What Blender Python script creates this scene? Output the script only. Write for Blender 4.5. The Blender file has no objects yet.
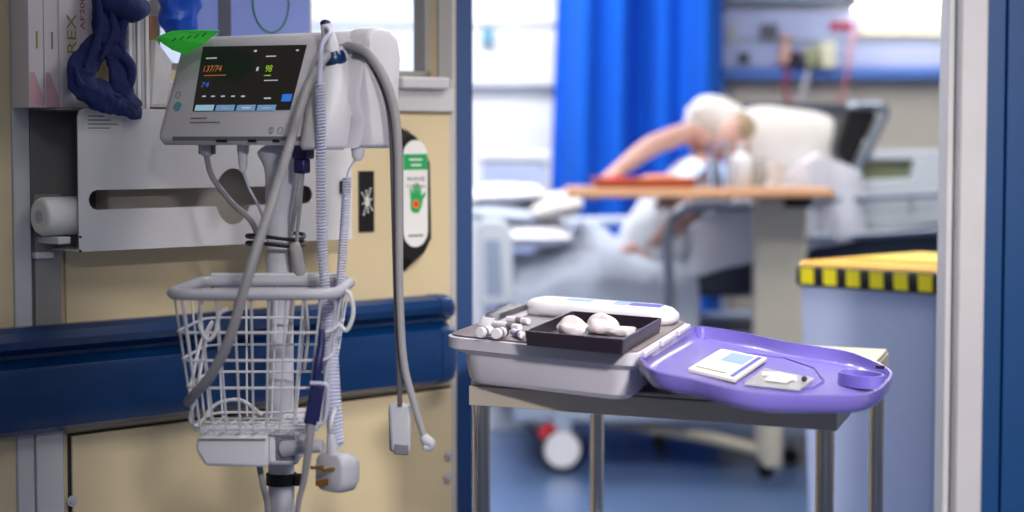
import bpy, bmesh, math, random
from mathutils import Vector, Matrix, noise
random.seed(7)
C = bpy.context.scene.collection
V = Vector
# ------------------------------------------------------------------ camera
F = 1900.0; CH = 1.10; HOR = 140.0
PITCH = math.atan((256 - HOR) / F)
FW = V((0, math.cos(PITCH), -math.sin(PITCH))); UP = V((0, math.sin(PITCH), math.cos(PITCH)))
CAM = V((0, 0, CH))
def ray(px, py):
    return FW + V(((px - 512) / F, 0, 0)) + UP * ((256 - py) / F)
def P(px, py, y):                       # point of the place seen at (px, py), y metres ahead
    d = ray(px, py); return CAM + d * (y / d.y)
def H(px, py, z):                       # ... lying at height z
    d = ray(px, py); return CAM + d * ((z - CH) / d.z)
def PL(px, py, p0, n):                  # ... lying in a plane
    d = ray(px, py); return CAM + d * ((p0 - CAM).dot(n) / d.dot(n))
cam_d = bpy.data.cameras.new('camera'); cam = bpy.data.objects.new('camera', cam_d); C.objects.link(cam)
cam.location = CAM; cam.rotation_euler = (math.pi / 2 - PITCH, 0, 0)
cam_d.sensor_width = 36; cam_d.lens = F / 1024 * 36; cam_d.clip_start = 0.05
cam_d.dof.use_dof = True; cam_d.dof.focus_distance = 2.72; cam_d.dof.aperture_fstop = 2.5
bpy.context.scene.camera = cam
# wall axes: the corridor partition runs away to the right at 45 degrees
WO = V((-0.75, 2.775, 0)); WE = V((math.sqrt(.5), math.sqrt(.5), 0)); WN = V((math.sqrt(.5), -math.sqrt(.5), 0))
def W(px, py, w): return PL(px, py, WO + WN * w, WN)
def T(px, w, py=150): return (W(px, py, w) - WO).dot(WE)
def WZ(px, py, w): return W(px, py, w).z
def WP(t, w, z): return WO + WE * t + WN * w + V((0, 0, z))
# ------------------------------------------------------------------ materials
def lin(c): 
    c = c / 255.0
    return c / 12.92 if c <= .04045 else ((c + .055) / 1.055) ** 2.4
def col(rgb): return (lin(rgb[0]), lin(rgb[1]), lin(rgb[2]), 1)
MATS = {}
def mat(name, rgb, rough=.5, metal=0, nscale=12, namt=.08, bump=0, bscale=60, trans=0, ior=1.45, emit=None, estr=0, coat=0, alpha=1, sss=0, sheen=0):
    m = bpy.data.materials.new(name); m.use_nodes = True; MATS[name] = m
    nt = m.node_tree; b = nt.nodes['Principled BSDF']
    tc = nt.nodes.new('ShaderNodeTexCoord')
    nz = nt.nodes.new('ShaderNodeTexNoise'); nz.inputs['Scale'].default_value = nscale; nz.inputs['Detail'].default_value = 4
    nt.links.new(tc.outputs['Object'], nz.inputs['Vector'])
    mx = nt.nodes.new('ShaderNodeMix'); mx.data_type = 'RGBA'
    c = col(rgb)
    mx.inputs[6].default_value = tuple(max(0, v * (1 - namt)) for v in c[:3]) + (1,)
    mx.inputs[7].default_value = tuple(min(1, v * (1 + namt)) for v in c[:3]) + (1,)
    nt.links.new(nz.outputs['Fac'], mx.inputs[0]); nt.links.new(mx.outputs[2], b.inputs['Base Color'])
    b.inputs['Roughness'].default_value = rough; b.inputs['Metallic'].default_value = metal
    b.inputs['Transmission Weight'].default_value = trans; b.inputs['IOR'].default_value = ior
    b.inputs['Coat Weight'].default_value = coat; b.inputs['Alpha'].default_value = alpha
    b.inputs['Subsurface Weight'].default_value = sss; b.inputs['Sheen Weight'].default_value = sheen
    if sss: b.inputs['Subsurface Radius'].default_value = (.01, .004, .002)
    if emit:
        b.inputs['Emission Color'].default_value = col(emit); b.inputs['Emission Strength'].default_value = estr
    if bump:
        n2 = nt.nodes.new('ShaderNodeTexNoise'); n2.inputs['Scale'].default_value = bscale; n2.inputs['Detail'].default_value = 5
        nt.links.new(tc.outputs['Object'], n2.inputs['Vector'])
        bp = nt.nodes.new('ShaderNodeBump'); bp.inputs['Strength'].default_value = bump; bp.inputs['Distance'].default_value = .01
        nt.links.new(n2.outputs['Fac'], bp.inputs['Height']); nt.links.new(bp.outputs['Normal'], b.inputs['Normal'])
    return m
# ------------------------------------------------------------------ mesh building
def spline(pts, n=8):
    pts = [V(p) for p in pts]
    if len(pts) < 3: return pts
    out = []
    for i in range(len(pts) - 1):
        p0 = pts[max(i - 1, 0)]; p1 = pts[i]; p2 = pts[i + 1]; p3 = pts[min(i + 2, len(pts) - 1)]
        for k in range(n):
            t = k / n
            out.append(.5 * ((2 * p1) + (p2 - p0) * t + (2 * p0 - 5 * p1 + 4 * p2 - p3) * t * t + (3 * p1 - p0 - 3 * p2 + p3) * t ** 3))
    out.append(pts[-1]); return out
def lerp_list(vals, n):
    if not isinstance(vals, (list, tuple)): return [vals] * n
    out = []
    for i in range(n):
        x = i / max(1, n - 1) * (len(vals) - 1); k = min(int(x), len(vals) - 2); out.append(vals[k] + (vals[k + 1] - vals[k]) * (x - k))
    return out
class MB:
    def __init__(s): s.bm = bmesh.new()
    def quadrings(s, rings, cap=True, closed=False):
        vs = [[s.bm.verts.new(p) for p in r] for r in rings]
        m = len(rings[0]); R = len(vs)
        for i in range(R if closed else R - 1):
            a = vs[i]; b = vs[(i + 1) % R]
            for j in range(m):
                s.bm.faces.new((a[j], a[(j + 1) % m], b[(j + 1) % m], b[j]))
        if cap and not closed:
            s.bm.faces.new(list(reversed(vs[0]))); s.bm.faces.new(vs[-1])
        return s
    def box(s, c, size, ax=None):
        c = V(c); ax = ax or (V((1, 0, 0)), V((0, 1, 0)), V((0, 0, 1)))
        h = [v / 2 for v in size]
        r = lambda z: [c + ax[0] * (x * h[0]) + ax[1] * (y * h[1]) + ax[2] * (z * h[2]) for x, y in ((-1, -1), (1, -1), (1, 1), (-1, 1))]
        return s.quadrings([r(-1), r(1)])
    def wbox(s, t0, t1, w0, w1, z0, z1):
        return s.box(WP((t0 + t1) / 2, (w0 + w1) / 2, (z0 + z1) / 2), (abs(t1 - t0), abs(w1 - w0), abs(z1 - z0)), (WE, -WN, V((0, 0, 1))))
    def abox(s, x0, x1, y0, y1, z0, z1):
        return s.box(((x0 + x1) / 2, (y0 + y1) / 2, (z0 + z1) / 2), (x1 - x0, y1 - y0, z1 - z0))
    def tube(s, pts, r, n=8, sm=8, flat=None, cap=True, ref=None):
        p = spline(pts, sm) if sm > 1 and len(pts) > 2 else [V(q) for q in pts]
        rs = lerp_list(r, len(p)); fl = lerp_list(flat, len(p)) if flat else rs
        rings = []; u = None
        for i, q in enumerate(p):
            t = (p[min(i + 1, len(p) - 1)] - p[max(i - 1, 0)]).normalized()
            if u is None:
                ref0 = ref or (V((0, 0, 1)) if abs(t.z) < .9 else V((1, 0, 0)))
                u = t.cross(ref0).normalized()
            u = (u - t * u.dot(t)).normalized(); v = t.cross(u)
            rings.append([q + u * (math.cos(a) * rs[i]) + v * (math.sin(a) * fl[i]) for a in [2 * math.pi * k / n for k in range(n)]])
        return s.quadrings(rings, cap)
    def cyl(s, a, b, r0, r1=None, n=20):
        return s.tube([a, b], [r0, r0 if r1 is None else r1], n, 1)
    def ring(s, pts, r, n=6):            # closed tube
        p = [V(q) for q in pts]; L = len(p); rings = []
        for i, q in enumerate(p):
            t = (p[(i + 1) % L] - p[i - 1]).normalized(); u = t.cross(V((0, 0, 1)))
            u = u.normalized() if u.length > .2 else t.cross(V((1, 0, 0))).normalized(); v = t.cross(u)
            rings.append([q + u * (math.cos(a) * r) + v * (math.sin(a) * r) for a in [2 * math.pi * k / n for k in range(n)]])
        return s.quadrings(rings, closed=True)
    def prism(s, poly, ext):
        poly = [V(p) for p in poly]; ext = V(ext)
        return s.quadrings([poly, [p + ext for p in poly]])
    def lathe(s, base, prof, n=24, axis=V((0, 0, 1))):
        axis = V(axis).normalized(); u = axis.orthogonal().normalized(); v = axis.cross(u); base = V(base)
        return s.quadrings([[base + axis * z + u * (r * math.cos(a)) + v * (r * math.sin(a)) for a in [2 * math.pi * k / n for k in range(n)]] for r, z in prof])
    def ball(s, c, rad, ax=None, u=16, v=10, amp=0, fr=8):
        c = V(c); ax = ax or (V((1, 0, 0)), V((0, 1, 0)), V((0, 0, 1)))
        if not isinstance(rad, (tuple, list)): rad = (rad,) * 3
        rings = []
        for i in range(1, v):
            th = math.pi * i / v; r = []
            for k in range(u):
                ph = 2 * math.pi * k / u
                d = V((math.sin(th) * math.cos(ph), math.sin(th) * math.sin(ph), -math.cos(th)))
                q = c + ax[0] * d.x * rad[0] + ax[1] * d.y * rad[1] + ax[2] * d.z * rad[2]
                if amp: q += (q - c).normalized() * noise.noise(q * fr) * amp
                r.append(q)
            rings.append(r)
        return s.quadrings(rings)
    def grid(s, f, nu, nv, th=0):        # surface f(u, v), thickened by a modifier when th
        vs = [[s.bm.verts.new(f(i / nu, j / nv)) for j in range(nv + 1)] for i in range(nu + 1)]
        for i in range(nu):
            for j in range(nv): s.bm.faces.new((vs[i][j], vs[i + 1][j], vs[i + 1][j + 1], vs[i][j + 1]))
        return s
    def jitter(s, amp, fr):
        for v in s.bm.verts: v.co += noise.noise_vector(v.co * fr) * amp
        return s
    def build(s, name, m, parent=None, bevel=0, seg=2, smooth=True, sub=0, solid=0, angle=40):
        bm = s.bm; bmesh.ops.recalc_face_normals(bm, faces=bm.faces[:])
        base = V((0, 0, 0))
        if parent is not None:
            base = world_loc(parent)
        else:
            xs = [v.co for v in bm.verts]
            base = V(((min(v.x for v in xs) + max(v.x for v in xs)) / 2, (min(v.y for v in xs) + max(v.y for v in xs)) / 2, min(v.z for v in xs)))
        for v in bm.verts: v.co -= base
        me = bpy.data.meshes.new(name); bm.to_mesh(me); bm.free()
        o = bpy.data.objects.new(name, me); C.objects.link(o)
        if parent is not None: o.parent = parent
        else: o.location = base
        me.materials.append(MATS[m] if isinstance(m, str) else m)
        if smooth:
            for p in me.polygons: p.use_smooth = True
            me.set_sharp_from_angle(angle=math.radians(angle))
        if solid:
            sm_ = o.modifiers.new('solid', 'SOLIDIFY'); sm_.thickness = solid; sm_.offset = 0
        if bevel:
            b = o.modifiers.new('bevel', 'BEVEL'); b.width = bevel; b.segments = seg; b.limit_method = 'ANGLE'; b.angle_limit = math.radians(35)
        if sub:
            ss = o.modifiers.new('sub', 'SUBSURF'); ss.levels = sub; ss.render_levels = sub
        return o
def world_loc(o):
    l = V(o.location)
    while o.parent is not None:
        o = o.parent; l += V(o.location)
    return l
def tag(o, label, cat, group=None, kind=None):
    o['label'] = label; o['category'] = cat
    if group: o['group'] = group
    if kind: o['kind'] = kind
    return o
def thing(name, label, cat, loc, group=None):
    o = bpy.data.objects.new(name, None); C.objects.link(o); o.location = V(loc); o.empty_display_size = .05
    return tag(o, label, cat, group)
def struct(o): o['kind'] = 'structure'; return o
def rrect(w, d, r, n=5):
    out = []
    for cx, cy, a0 in ((w / 2 - r, d / 2 - r, 0), (-w / 2 + r, d / 2 - r, 90), (-w / 2 + r, -d / 2 + r, 180), (w / 2 - r, -d / 2 + r, 270)):
        for k in range(n + 1):
            a = math.radians(a0 + 90 * k / n); out.append((cx + r * math.cos(a), cy + r * math.sin(a)))
    return out
def writing(name, s, p0, xd, yd, h, m, parent, width=None, lift=.0006, center=False):
    cu = bpy.data.curves.new('writing', 'FONT'); cu.body = s; cu.size = 1
    tmp = bpy.data.objects.new('writing', cu); C.objects.link(tmp)
    dg = bpy.context.evaluated_depsgraph_get(); me = bpy.data.meshes.new_from_object(tmp.evaluated_get(dg))
    C.objects.unlink(tmp); bpy.data.objects.remove(tmp)
    x0 = min(v.co.x for v in me.vertices); x1 = max(v.co.x for v in me.vertices); y0 = min(v.co.y for v in me.vertices); y1 = max(v.co.y for v in me.vertices)
    sy = h / (y1 - y0); sx = sy if width is None else width / (x1 - x0)
    xd = V(xd).normalized(); yd = V(yd).normalized(); nn = xd.cross(yd); base = world_loc(parent)
    off = -(x1 - x0) * sx / 2 if center else 0
    for v in me.vertices: v.co = V(p0) + xd * ((v.co.x - x0) * sx + off) + yd * ((v.co.y - y0) * sy) + nn * lift - base
    me.materials.append(MATS[m]); o = bpy.data.objects.new(name, me); C.objects.link(o); o.parent = parent
    return o
def coil(pts, R, r, pitch, n=6, k=10):
    p = spline(pts, 24); L = [0]
    for a, b in zip(p, p[1:]): L.append(L[-1] + (b - a).length)
    turns = int(L[-1] / pitch); out = []; i = 0
    u = V((1, 0, 0)); N = turns * k
    for q in range(N + 1):
        d = L[-1] * q / N
        while i < len(L) - 2 and L[i + 1] < d: i += 1
        f = (d - L[i]) / max(1e-9, L[i + 1] - L[i]); c = p[i].lerp(p[i + 1], min(1, f)); t = (p[i + 1] - p[i]).normalized()
        u = (u - t * u.dot(t)).normalized(); v = t.cross(u); a = 2 * math.pi * q / k
        out.append(c + u * (R * math.cos(a)) + v * (R * math.sin(a)))
    return MB().tube(out, r, n, 1)
# ------------------------------------------------------------------ palette
mat('wall_cream', (208, 190, 156), .55, bump=.05, namt=.04)
mat('wall_panel', (214, 196, 160), .45, bump=.03, namt=.04)
mat('post_white', (196, 196, 200), .45)
mat('post_grey', (150, 148, 146), .45)
mat('trim_white', (186, 183, 188), .4)
mat('rail_blue', (6, 48, 96), .28, bump=.03, bscale=25, coat=.2, namt=.15)
mat('jamb_blue', (28, 66, 122), .4)
mat('door_blue', (6, 60, 112), .38)
mat('gasket', (40, 42, 46), .6)
mat('white_enamel', (214, 212, 216), .35)
mat('shelf_inside', (120, 116, 116), .6)
mat('paper', (228, 226, 226), .8)
mat('paper_grey', (186, 186, 192), .8)
mat('box_white', (214, 206, 212), .6)
mat('box_pink', (205, 160, 168), .6)
mat('ink_olive', (150, 146, 50), .6)
mat('ink_red', (170, 50, 80), .6)
mat('ink_grey', (120, 118, 124), .6)
mat('ink_blue', (60, 70, 170), .6)
mat('ink_black', (20, 20, 22), .6)
mat('navy_cloth', (8, 26, 84), .8, bump=.4, bscale=40, namt=.3, sheen=.05)
mat('blue_plastic', (24, 84, 200), .35, bump=.4, bscale=18, namt=.2)
mat('poster_blue', (140, 158, 226), .5, namt=.06)
mat('poster_grey', (92, 92, 108), .5)
mat('green_film', (40, 226, 60), .45, bump=.2, bscale=40)
mat('green_dark', (20, 120, 50), .5)
mat('green', (30, 160, 90), .5)
mat('food', (196, 120, 90), .6, nscale=30, namt=.3)
mat('orange', (230, 120, 50), .5)
mat('red', (200, 40, 50), .5)
mat('device_grey', (214, 212, 220), .42, namt=.03)
mat('device_dark', (112, 112, 120), .5)
mat('screen_black', (24, 23, 26), .25, emit=(40, 38, 40), estr=.25)
for n_, c_ in (('glow_orange', (220, 130, 70)), ('glow_green', (170, 230, 40)), ('glow_blue', (50, 130, 235)), ('glow_white', (210, 214, 220)), ('glow_tab', (120, 165, 205)), ('glow_tab_light', (165, 210, 230))):
    mat(n_, c_, .5, emit=c_, estr=.35)
mat('badge_teal', (110, 160, 180), .4)
mat('pole_grey', (196, 196, 206), .32, namt=.03)
mat('wire_white', (206, 206, 214), .4)
mat('hose_grey', (148, 146, 150), .5)
mat('hose_dark', (84, 82, 88), .5)
mat('cord_lilac', (186, 188, 212), .4)
mat('plug_grey', (180, 180, 190), .45)
mat('brass', (190, 140, 70), .3, metal=1)
mat('black', (18, 18, 20), .5)
mat('black_gloss', (16, 16, 18), .25)
mat('navy_plastic', (24, 30, 84), .4)
mat('steel', (204, 192, 178), .36, metal=.3, namt=.05)
mat('chrome', (210, 206, 206), .16, metal=1, namt=.03)
mat('trolley_top', (206, 198, 176), .35, metal=.25)
mat('tray_grey', (206, 202, 214), .45, namt=.03)
mat('tray_deck', (112, 100, 104), .5)
mat('bin_dark', (44, 34, 48), .4)
mat('gauze', (232, 222, 226), .85, bump=.2)
mat('lid_purple', (122, 110, 196), .3, namt=.04, coat=.2, trans=.0, sss=.1)
mat('pack_white', (228, 226, 234), .35)
mat('card_cream', (232, 230, 206), .6)
mat('card_blue', (130, 160, 210), .6)
mat('film_clear', (206, 206, 200), .2, alpha=.55)
mat('glass', (235, 244, 255), .03, trans=1, ior=1.3, namt=0)
mat('floor_blue', (88, 112, 152), .3, namt=.12, nscale=3, coat=.1)
mat('ceiling_white', (235, 235, 235), .8)
mat('bay_white', (236, 237, 240), .7)
mat('bay_cream', (206, 198, 184), .6)
mat('bay_panel', (174, 184, 224), .5)
mat('curtain_blue', (0, 92, 205), .95, namt=.1)
mat('linen', (220, 220, 228), .9, bump=.15, bscale=20)
mat('pillow_white', (212, 207, 202), .9, bump=.2, bscale=15)
mat('blanket_grey', (180, 188, 204), .9, bump=.3, bscale=25)
mat('mattress_dark', (36, 44, 62), .5)
mat('bed_grey', (150, 164, 186), .5)
mat('bed_pale', (208, 214, 220), .5)
mat('bed_green', (150, 156, 120), .6)
mat('metal_grey', (134, 142, 156), .3, metal=.7)
mat('skin', (188, 148, 136), .5, sss=.1, namt=.12)
mat('hair', (150, 130, 104), .7, bump=.6, bscale=80)
mat('gown', (220, 224, 232), .85, bump=.15)
mat('wood', (190, 140, 100), .4, nscale=6, namt=.2)
mat('column_cream', (212, 202, 180), .5)
mat('red_tray', (172, 86, 58), .5, namt=.2)
mat('bottle_white', (226, 226, 234), .4)
mat('bin_body', (192, 202, 232), .45, namt=.03)
mat('bin_yellow', (240, 204, 60), .45)
mat('bin_orange', (238, 176, 60), .45)
mat('tape_yellow', (240, 224, 30), .5)
mat('cord_pink', (226, 120, 120), .5)
mat('apron_grey', (176, 168, 160), .7)
mat('wheel_white', (226, 226, 230), .5)
mat('rail_shelf', (84, 124, 206), .45)
mat('lamp_glow', (255, 250, 235), .5, emit=(255, 246, 225), estr=9)
mat('panel_glow', (255, 255, 255), .5, emit=(245, 250, 255), estr=7)
# ================================================================== THE SETTING
tE = T(456, 0); TH = .06
zs = WZ(395, 77, 0); tw0 = T(152, 0); tw1 = T(437, 0)
b = MB(); b.wbox(-1.6, tE, -TH, 0, 0, zs); b.wbox(-1.6, tw0, -TH, 0, zs, 2.5); b.wbox(tw1, tE, -TH, 0, zs, 2.5); b.wbox(tw0, tw1, -TH, 0, 2.1, 2.5)
struct(b.build('wall_left', 'wall_cream'))
win = struct(MB().wbox(tw0, tw1, -TH + .004, -TH + .010, zs, 2.1).build('window_1', 'glass'))
fb = MB()
for a0, a1, z0, z1 in ((tw0, tw0 + .03, zs, 2.1), (tw1 - .012, tw1, zs, 2.1), (tw0, tw1, zs, zs + .012), (tw0, tw1, 2.07, 2.1)): fb.wbox(a0, a1, -TH + .012, -.018, z0, z1)
fb.build('window_frame', 'post_grey', win)
# sill rail, post and trims round the window
zt = WZ(440, 112, 0)
struct(MB().wbox(T(62, 0), T(450, 0), 0, .012, zt, zs - .018).build('trim_1', 'post_white', bevel=.002))
struct(MB().wbox(T(392, 0), tw1 + .004, 0, .03, zs - .02, zs).build('trim_2', 'post_white', bevel=.003))
struct(MB().wbox(tw1, T(450, 0), 0, .006, zs, 2.5).build('trim_3', 'post_grey'))
struct(MB().wbox(T(449, 0), T(455.5, .004), 0, .004, 0, 2.5).build('trim_4', 'trim_white', bevel=.002))
# beige wall panels above and below the bumper rail
zr1 = WZ(455, 296, .0); zr0 = WZ(455, 383, .0)
struct(MB().wbox(T(62, 0), T(448, 0), 0, .006, .66, zt - .006).build('trim_5', 'wall_panel', bevel=.002))
pz = WZ(250, 411, 0)
struct(MB().wbox(T(63, 0), T(449, 0), 0, .003, .1, pz).build('trim_6', 'gasket'))
struct(MB().wbox(T(65, 0), T(448, 0), .003, .009, .1, pz - .003).build('trim_7', 'wall_panel', bevel=.002))
for i, (a, c, m, d) in enumerate(((-14, 12, 'wall_cream', .008), (13, 30, 'post_white', .012), (34, 60, 'post_grey', .012))):
    struct(MB().wbox(T(a, d), T(c, d), 0, d, 0 if i < 2 else .3, 2.5 if i < 2 else 1.02).build('trim_%d' % (8 + i), m, bevel=.002))
struct(MB().wbox(T(31, .012), T(58, .012), 0, .016, .1, .72).build('trim_11', 'post_white', bevel=.002))
for px, py in ((72, 501), (449, 455), (448, 478)):
    s = W(px, py, .009 if px < 100 else .012); k = MB()
    k.cyl(s, s + WN * .003, .0055, .0045, 16); k.box(s + WN * .0031, (.006, .001, .0012), (WE, V((0, 0, 1)), WN))
    k.cyl(s - WN * .0005, s + WN * .0012, .0085, n=16)
    tag(k.build('wall_screw', 'plug_grey'), {72: 'screw head at the left edge of the beige wall panel below the rail', 449: 'upper screw head beside the right edge of the lower beige panel'}.get(px, '') if py != 478 else 'lower screw head beside the right edge of the lower beige panel', 'screw', 'screws fixing the lower wall panel')
# blue bumper rail, ends short of the doorway with a rounded cap
prof = [(0, 0), (.035, .002), (.052, .012), (.056, .03), (.056, .095), (.050, .108), (.034, .113), (.024, .120), (.024, .126), (.036, .130), (.050, .138), (.054, .150), (.048, .163), (.034, .170), (.012, .170), (0, .166)]
zb = WZ(455, 383, .03); sc = (WZ(450, 294, .03) - zb) / .170
tr1 = T(452, .03)
def ringp(t, k): 
    cw, cz = 0, .085
    return [WP(t, w * sc * k, zb + sc * (cz + (z - cz) * (1 - (1 - k) * .5))) for w, z in prof]
rail = thing('bumper_rail', 'long dark blue bumper rail running across the beige wall', 'wall rail', WP(.2, 0, zb))
b = MB(); b.quadrings([ringp(-1.4, 1), ringp(tr1 - .045, 1)]); b.build('rail_profile', 'rail_blue', rail, angle=25)
b = MB(); b.quadrings([ringp(tr1 - .0445, 1.02), ringp(tr1 - .022, 1.02), ringp(tr1 - .01, .95), ringp(tr1 - .002, .8), ringp(tr1, .6)]); b.build('end_cap', 'rail_blue', rail, angle=50)
# door frame, both sides of the opening
j0 = P(457, 256, 3.43); j1 = P(472, 256, 3.43)
struct(MB().abox(j0.x - .004, j1.x, 3.43, 3.50, 0, 2.5).build('trim_12', 'jamb_blue', bevel=.002))
X = lambda px, y: P(px, 256, y).x
struct(MB().abox(X(944, 3.26), X(951, 3.26), 3.25, 3.315, 0, 2.5).build('trim_13', 'post_white', bevel=.003))
struct(MB().abox(X(949.5, 3.26), X(962, 3.26), 3.275, 3.35, 0, 2.5).build('trim_14', 'gasket'))
struct(MB().abox(X(957, 3.22), X(984, 3.22), 3.21, 3.35, 0, 2.5).build('trim_15', 'trim_white', bevel=.004))
dr = struct(MB().abox(X(983.5, 3.22), X(1005, 3.22), 3.235, 3.29, 0, 2.5).build('door_1', 'door_blue', bevel=.002))
MB().abox(X(1006, 3.22), X(1330, 3.22), 3.23, 3.29, 0, 2.5).build('door_panel', 'door_blue', dr, bevel=.002)
# shell
struct(MB().abox(-4, 4, -2, 7.9, -.1, 0).build('floor', 'floor_blue'))
struct(MB().abox(-4, 4, -2, 7.9, 2.5, 2.6).build('ceiling', 'ceiling_white'))
YB = 7.6
bw = struct(MB().abox(-4, 4, YB, YB + .1, 0, 2.5).build('wall_back', 'bay_white'))
struct(MB().abox(3.0, 3.1, 3.3, YB, 0, 2.5).build('wall_right', 'bay_cream'))
struct(MB().abox(X(728, YB), 3.0, YB - .012, YB, 0, P(800, 78, YB).z).build('trim_16', 'bay_cream'))
struct(MB().abox(-3.1, -3.0, 0, YB, 0, 2.5).build('wall_far_left', 'bay_white'))
# ceiling lamps, some added only as fill
def lamp(label, x, y, sx, sy, power, colr, rot=0, size=None):
    t = thing('ceiling_light', label, 'ceiling light', (x, y, 2.46), 'recessed ceiling light panels')
    f = MB()
    for dx, dy, a, c in ((0, sy / 2, sx + .06, .03), (0, -sy / 2, sx + .06, .03), (sx / 2, 0, .03, sy), (-sx / 2, 0, .03, sy)): f.box((x + dx, y + dy, 2.48), (a, c, .04))
    f.build('frame', 'trim_white', t)
    MB().box((x, y, 2.485), (sx, sy, .01)).build('diffuser', 'panel_glow', t)
    l = bpy.data.lights.new('ceiling_lamp', 'AREA'); l.shape = 'RECTANGLE'; l.size = sx; l.size_y = sy; l.energy = power; l.color = colr
    o = bpy.data.objects.new('ceiling_lamp', l); C.objects.link(o); o.location = (x, y, 2.455)
lamp('ceiling light panel in the corridor nearest the blue rail', 1.1, 2.2, .6, .6, 10, (1, .91, .80))
lamp('added fill light panel in the corridor near the viewer', .3, .9, .6, .6, 4, (1, .95, .90))  # added unseen lamp, fills the dark front of the monitor
lamp('ceiling light panel over the left side of the bay', -.35, 6.55, 1.2, .6, 36, (.97, .98, 1))
lamp('ceiling light panel over the patient bed', 1.5, 5.6, 1.2, .6, 14, (1, .96, .90))
lamp('added fill light panel over the yellow lidded bin', .45, 3.9, .6, .6, 18, (1, .97, .93))  # added lamp, put here to lighten the bin
dl = thing('added_spotlight', 'added downlight in the corridor ceiling nearer the doorway', 'ceiling light', (.6, 2.25, 2.44))  # added spot: lights the right of the wall, lets the left fall off
MB().lathe(V((.6, 2.25, 2.455)), [(.10, .04), (.10, 0), (.12, 0), (.12, .044)], 32).build('trim_ring', 'trim_white', dl)
MB().cyl(V((.6, 2.25, 2.48)), V((.6, 2.25, 2.49)), .098, n=32).build('diffuser', 'panel_glow', dl)
l = bpy.data.lights.new('spotlight', 'SPOT'); l.energy = 50; l.color = (1, .90, .77); l.spot_size = math.radians(62); l.spot_blend = 1; l.shadow_soft_size = .10
o = bpy.data.objects.new('spotlight', l); C.objects.link(o); o.location = (.6, 2.25, 2.45); o.rotation_euler = (V((.22, 3.05, .75)) - V((.6, 2.25, 2.45))).to_track_quat('-Z', 'Y').to_euler()
lamp('added fill light panel between the doorway and the bed', -.35, 4.7, .6, .6, 24, (1, .97, .93))  # added lamp, brightens the fronts of bin and table column
dl = thing('added_spotlight', 'added fill downlight in the corridor ceiling nearer the viewer', 'ceiling light', (.9, -1.3, 2.44))  # added spot behind the camera, frontal fill for trolley and tray box
MB().lathe(V((.9, -1.3, 2.455)), [(.20, .04), (.20, 0), (.22, 0), (.22, .044)], 32).build('trim_ring', 'trim_white', dl)
MB().cyl(V((.9, -1.3, 2.48)), V((.9, -1.3, 2.49)), .198, n=32).build('diffuser', 'panel_glow', dl)
l = bpy.data.lights.new('spotlight', 'SPOT'); l.energy = 1200; l.color = (1, .95, .90); l.spot_size = math.radians(33); l.spot_blend = 1; l.shadow_soft_size = .20
o = bpy.data.objects.new('spotlight', l); C.objects.link(o); o.location = (.9, -1.3, 2.45); o.rotation_euler = (V((.55, 2.8, .74)) - V((.9, -1.3, 2.45))).to_track_quat('-Z', 'Y').to_euler()
w = bpy.data.worlds.new('world'); bpy.context.scene.world = w; w.use_nodes = True
bg = w.node_tree.nodes['Background']; bg.inputs[0].default_value = (.88, .92, 1, 1); bg.inputs[1].default_value = .16
sc_ = bpy.context.scene
sc_.view_settings.view_transform = 'Standard'; sc_.view_settings.look = 'None'; sc_.view_settings.gamma = 1; sc_.view_settings.exposure = 0
try: sc_.view_settings.use_curve_mapping = False
except Exception: pass
sc_.cycles.use_denoising = True; sc_.cycles.max_bounces = 8; sc_.cycles.sample_clamp_indirect = 6
# ================================================================== WALL-HUNG THINGS
Zv = V((0, 0, 1))
# --- steel apron dispenser: open-sided box with a slotted front plate
DW = .085
d_t0 = T(78, DW); d_t1 = T(352, DW)
z_bot = WZ(78, 252, DW); z_top = WZ(74, 108, DW)
disp = thing('apron_dispenser', 'white metal apron dispenser with a long slotted front plate on the wall', 'dispenser', WP(d_t0, 0, z_bot))
zsl0 = WZ(190, 207, DW); zsl1 = WZ(190, 188, DW)
ts0 = T(88, DW); ts1 = T(312, DW)
# front plate with slot and finger hole: outline + hole bridged by triangulation
def plate_with_hole(outer, inner, w0, w1):
    m = MB(); bm = m.bm
    def loop(pts, w): return [bm.verts.new(WP(t, w, z)) for t, z in pts]
    res = []
    for w_ in (w0, w1):
        vo = loop(outer, w_); vi = loop(inner, w_)
        ed = [bm.edges.new((l[i], l[(i + 1) % len(l)])) for l in (vo, vi) for i in range(len(l))]
        bmesh.ops.triangle_fill(bm, edges=ed, use_beauty=True); res.append((vo, vi))
    for k in range(2):
        a, c = res[0][k], res[1][k]
        for i in range(len(a)):
            bm.faces.new((a[i], a[(i + 1) % len(a)], c[(i + 1) % len(a)], c[i]))
    return m
hc = W(233, 196, DW); htc = (hc - WO).dot(WE); hzc = hc.z; hr = .044; hw = .034
zm = (zsl0 + zsl1) / 2; rs = (zsl1 - zsl0) / 2
inner = []
for k in range(7):
    a = math.pi / 2 + math.pi * k / 6; inner.append((ts0 + rs + rs * math.cos(a), zm + rs * math.sin(a)))
al = math.asin(min(.9, rs / hr))
for k in range(13):                       # lower half of the finger hole
    a = math.pi + al + (math.pi - 2 * al) * k / 12; inner.append((htc + hw * math.cos(a), zm + hr * math.sin(a)))
for k in range(7):
    a = -math.pi / 2 + math.pi * k / 6; inner.append((ts1 - rs + rs * math.cos(a), zm + rs * math.sin(a)))
for k in range(13):
    a = al + (math.pi - 2 * al) * k / 12; inner.append((htc + hw * math.cos(a), zm + hr * math.sin(a)))
r_ = .012
outer = [(d_t0, z_bot), (d_t1, z_bot), (d_t1, z_top - r_), (d_t1 - r_, z_top), (d_t0 + r_, z_top), (d_t0 + .003, z_top - .004), (d_t0, z_top - r_)]
plate_with_hole(outer, inner, DW, DW - .002).build('front_plate', 'white_enamel', disp, smooth=False)
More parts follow.
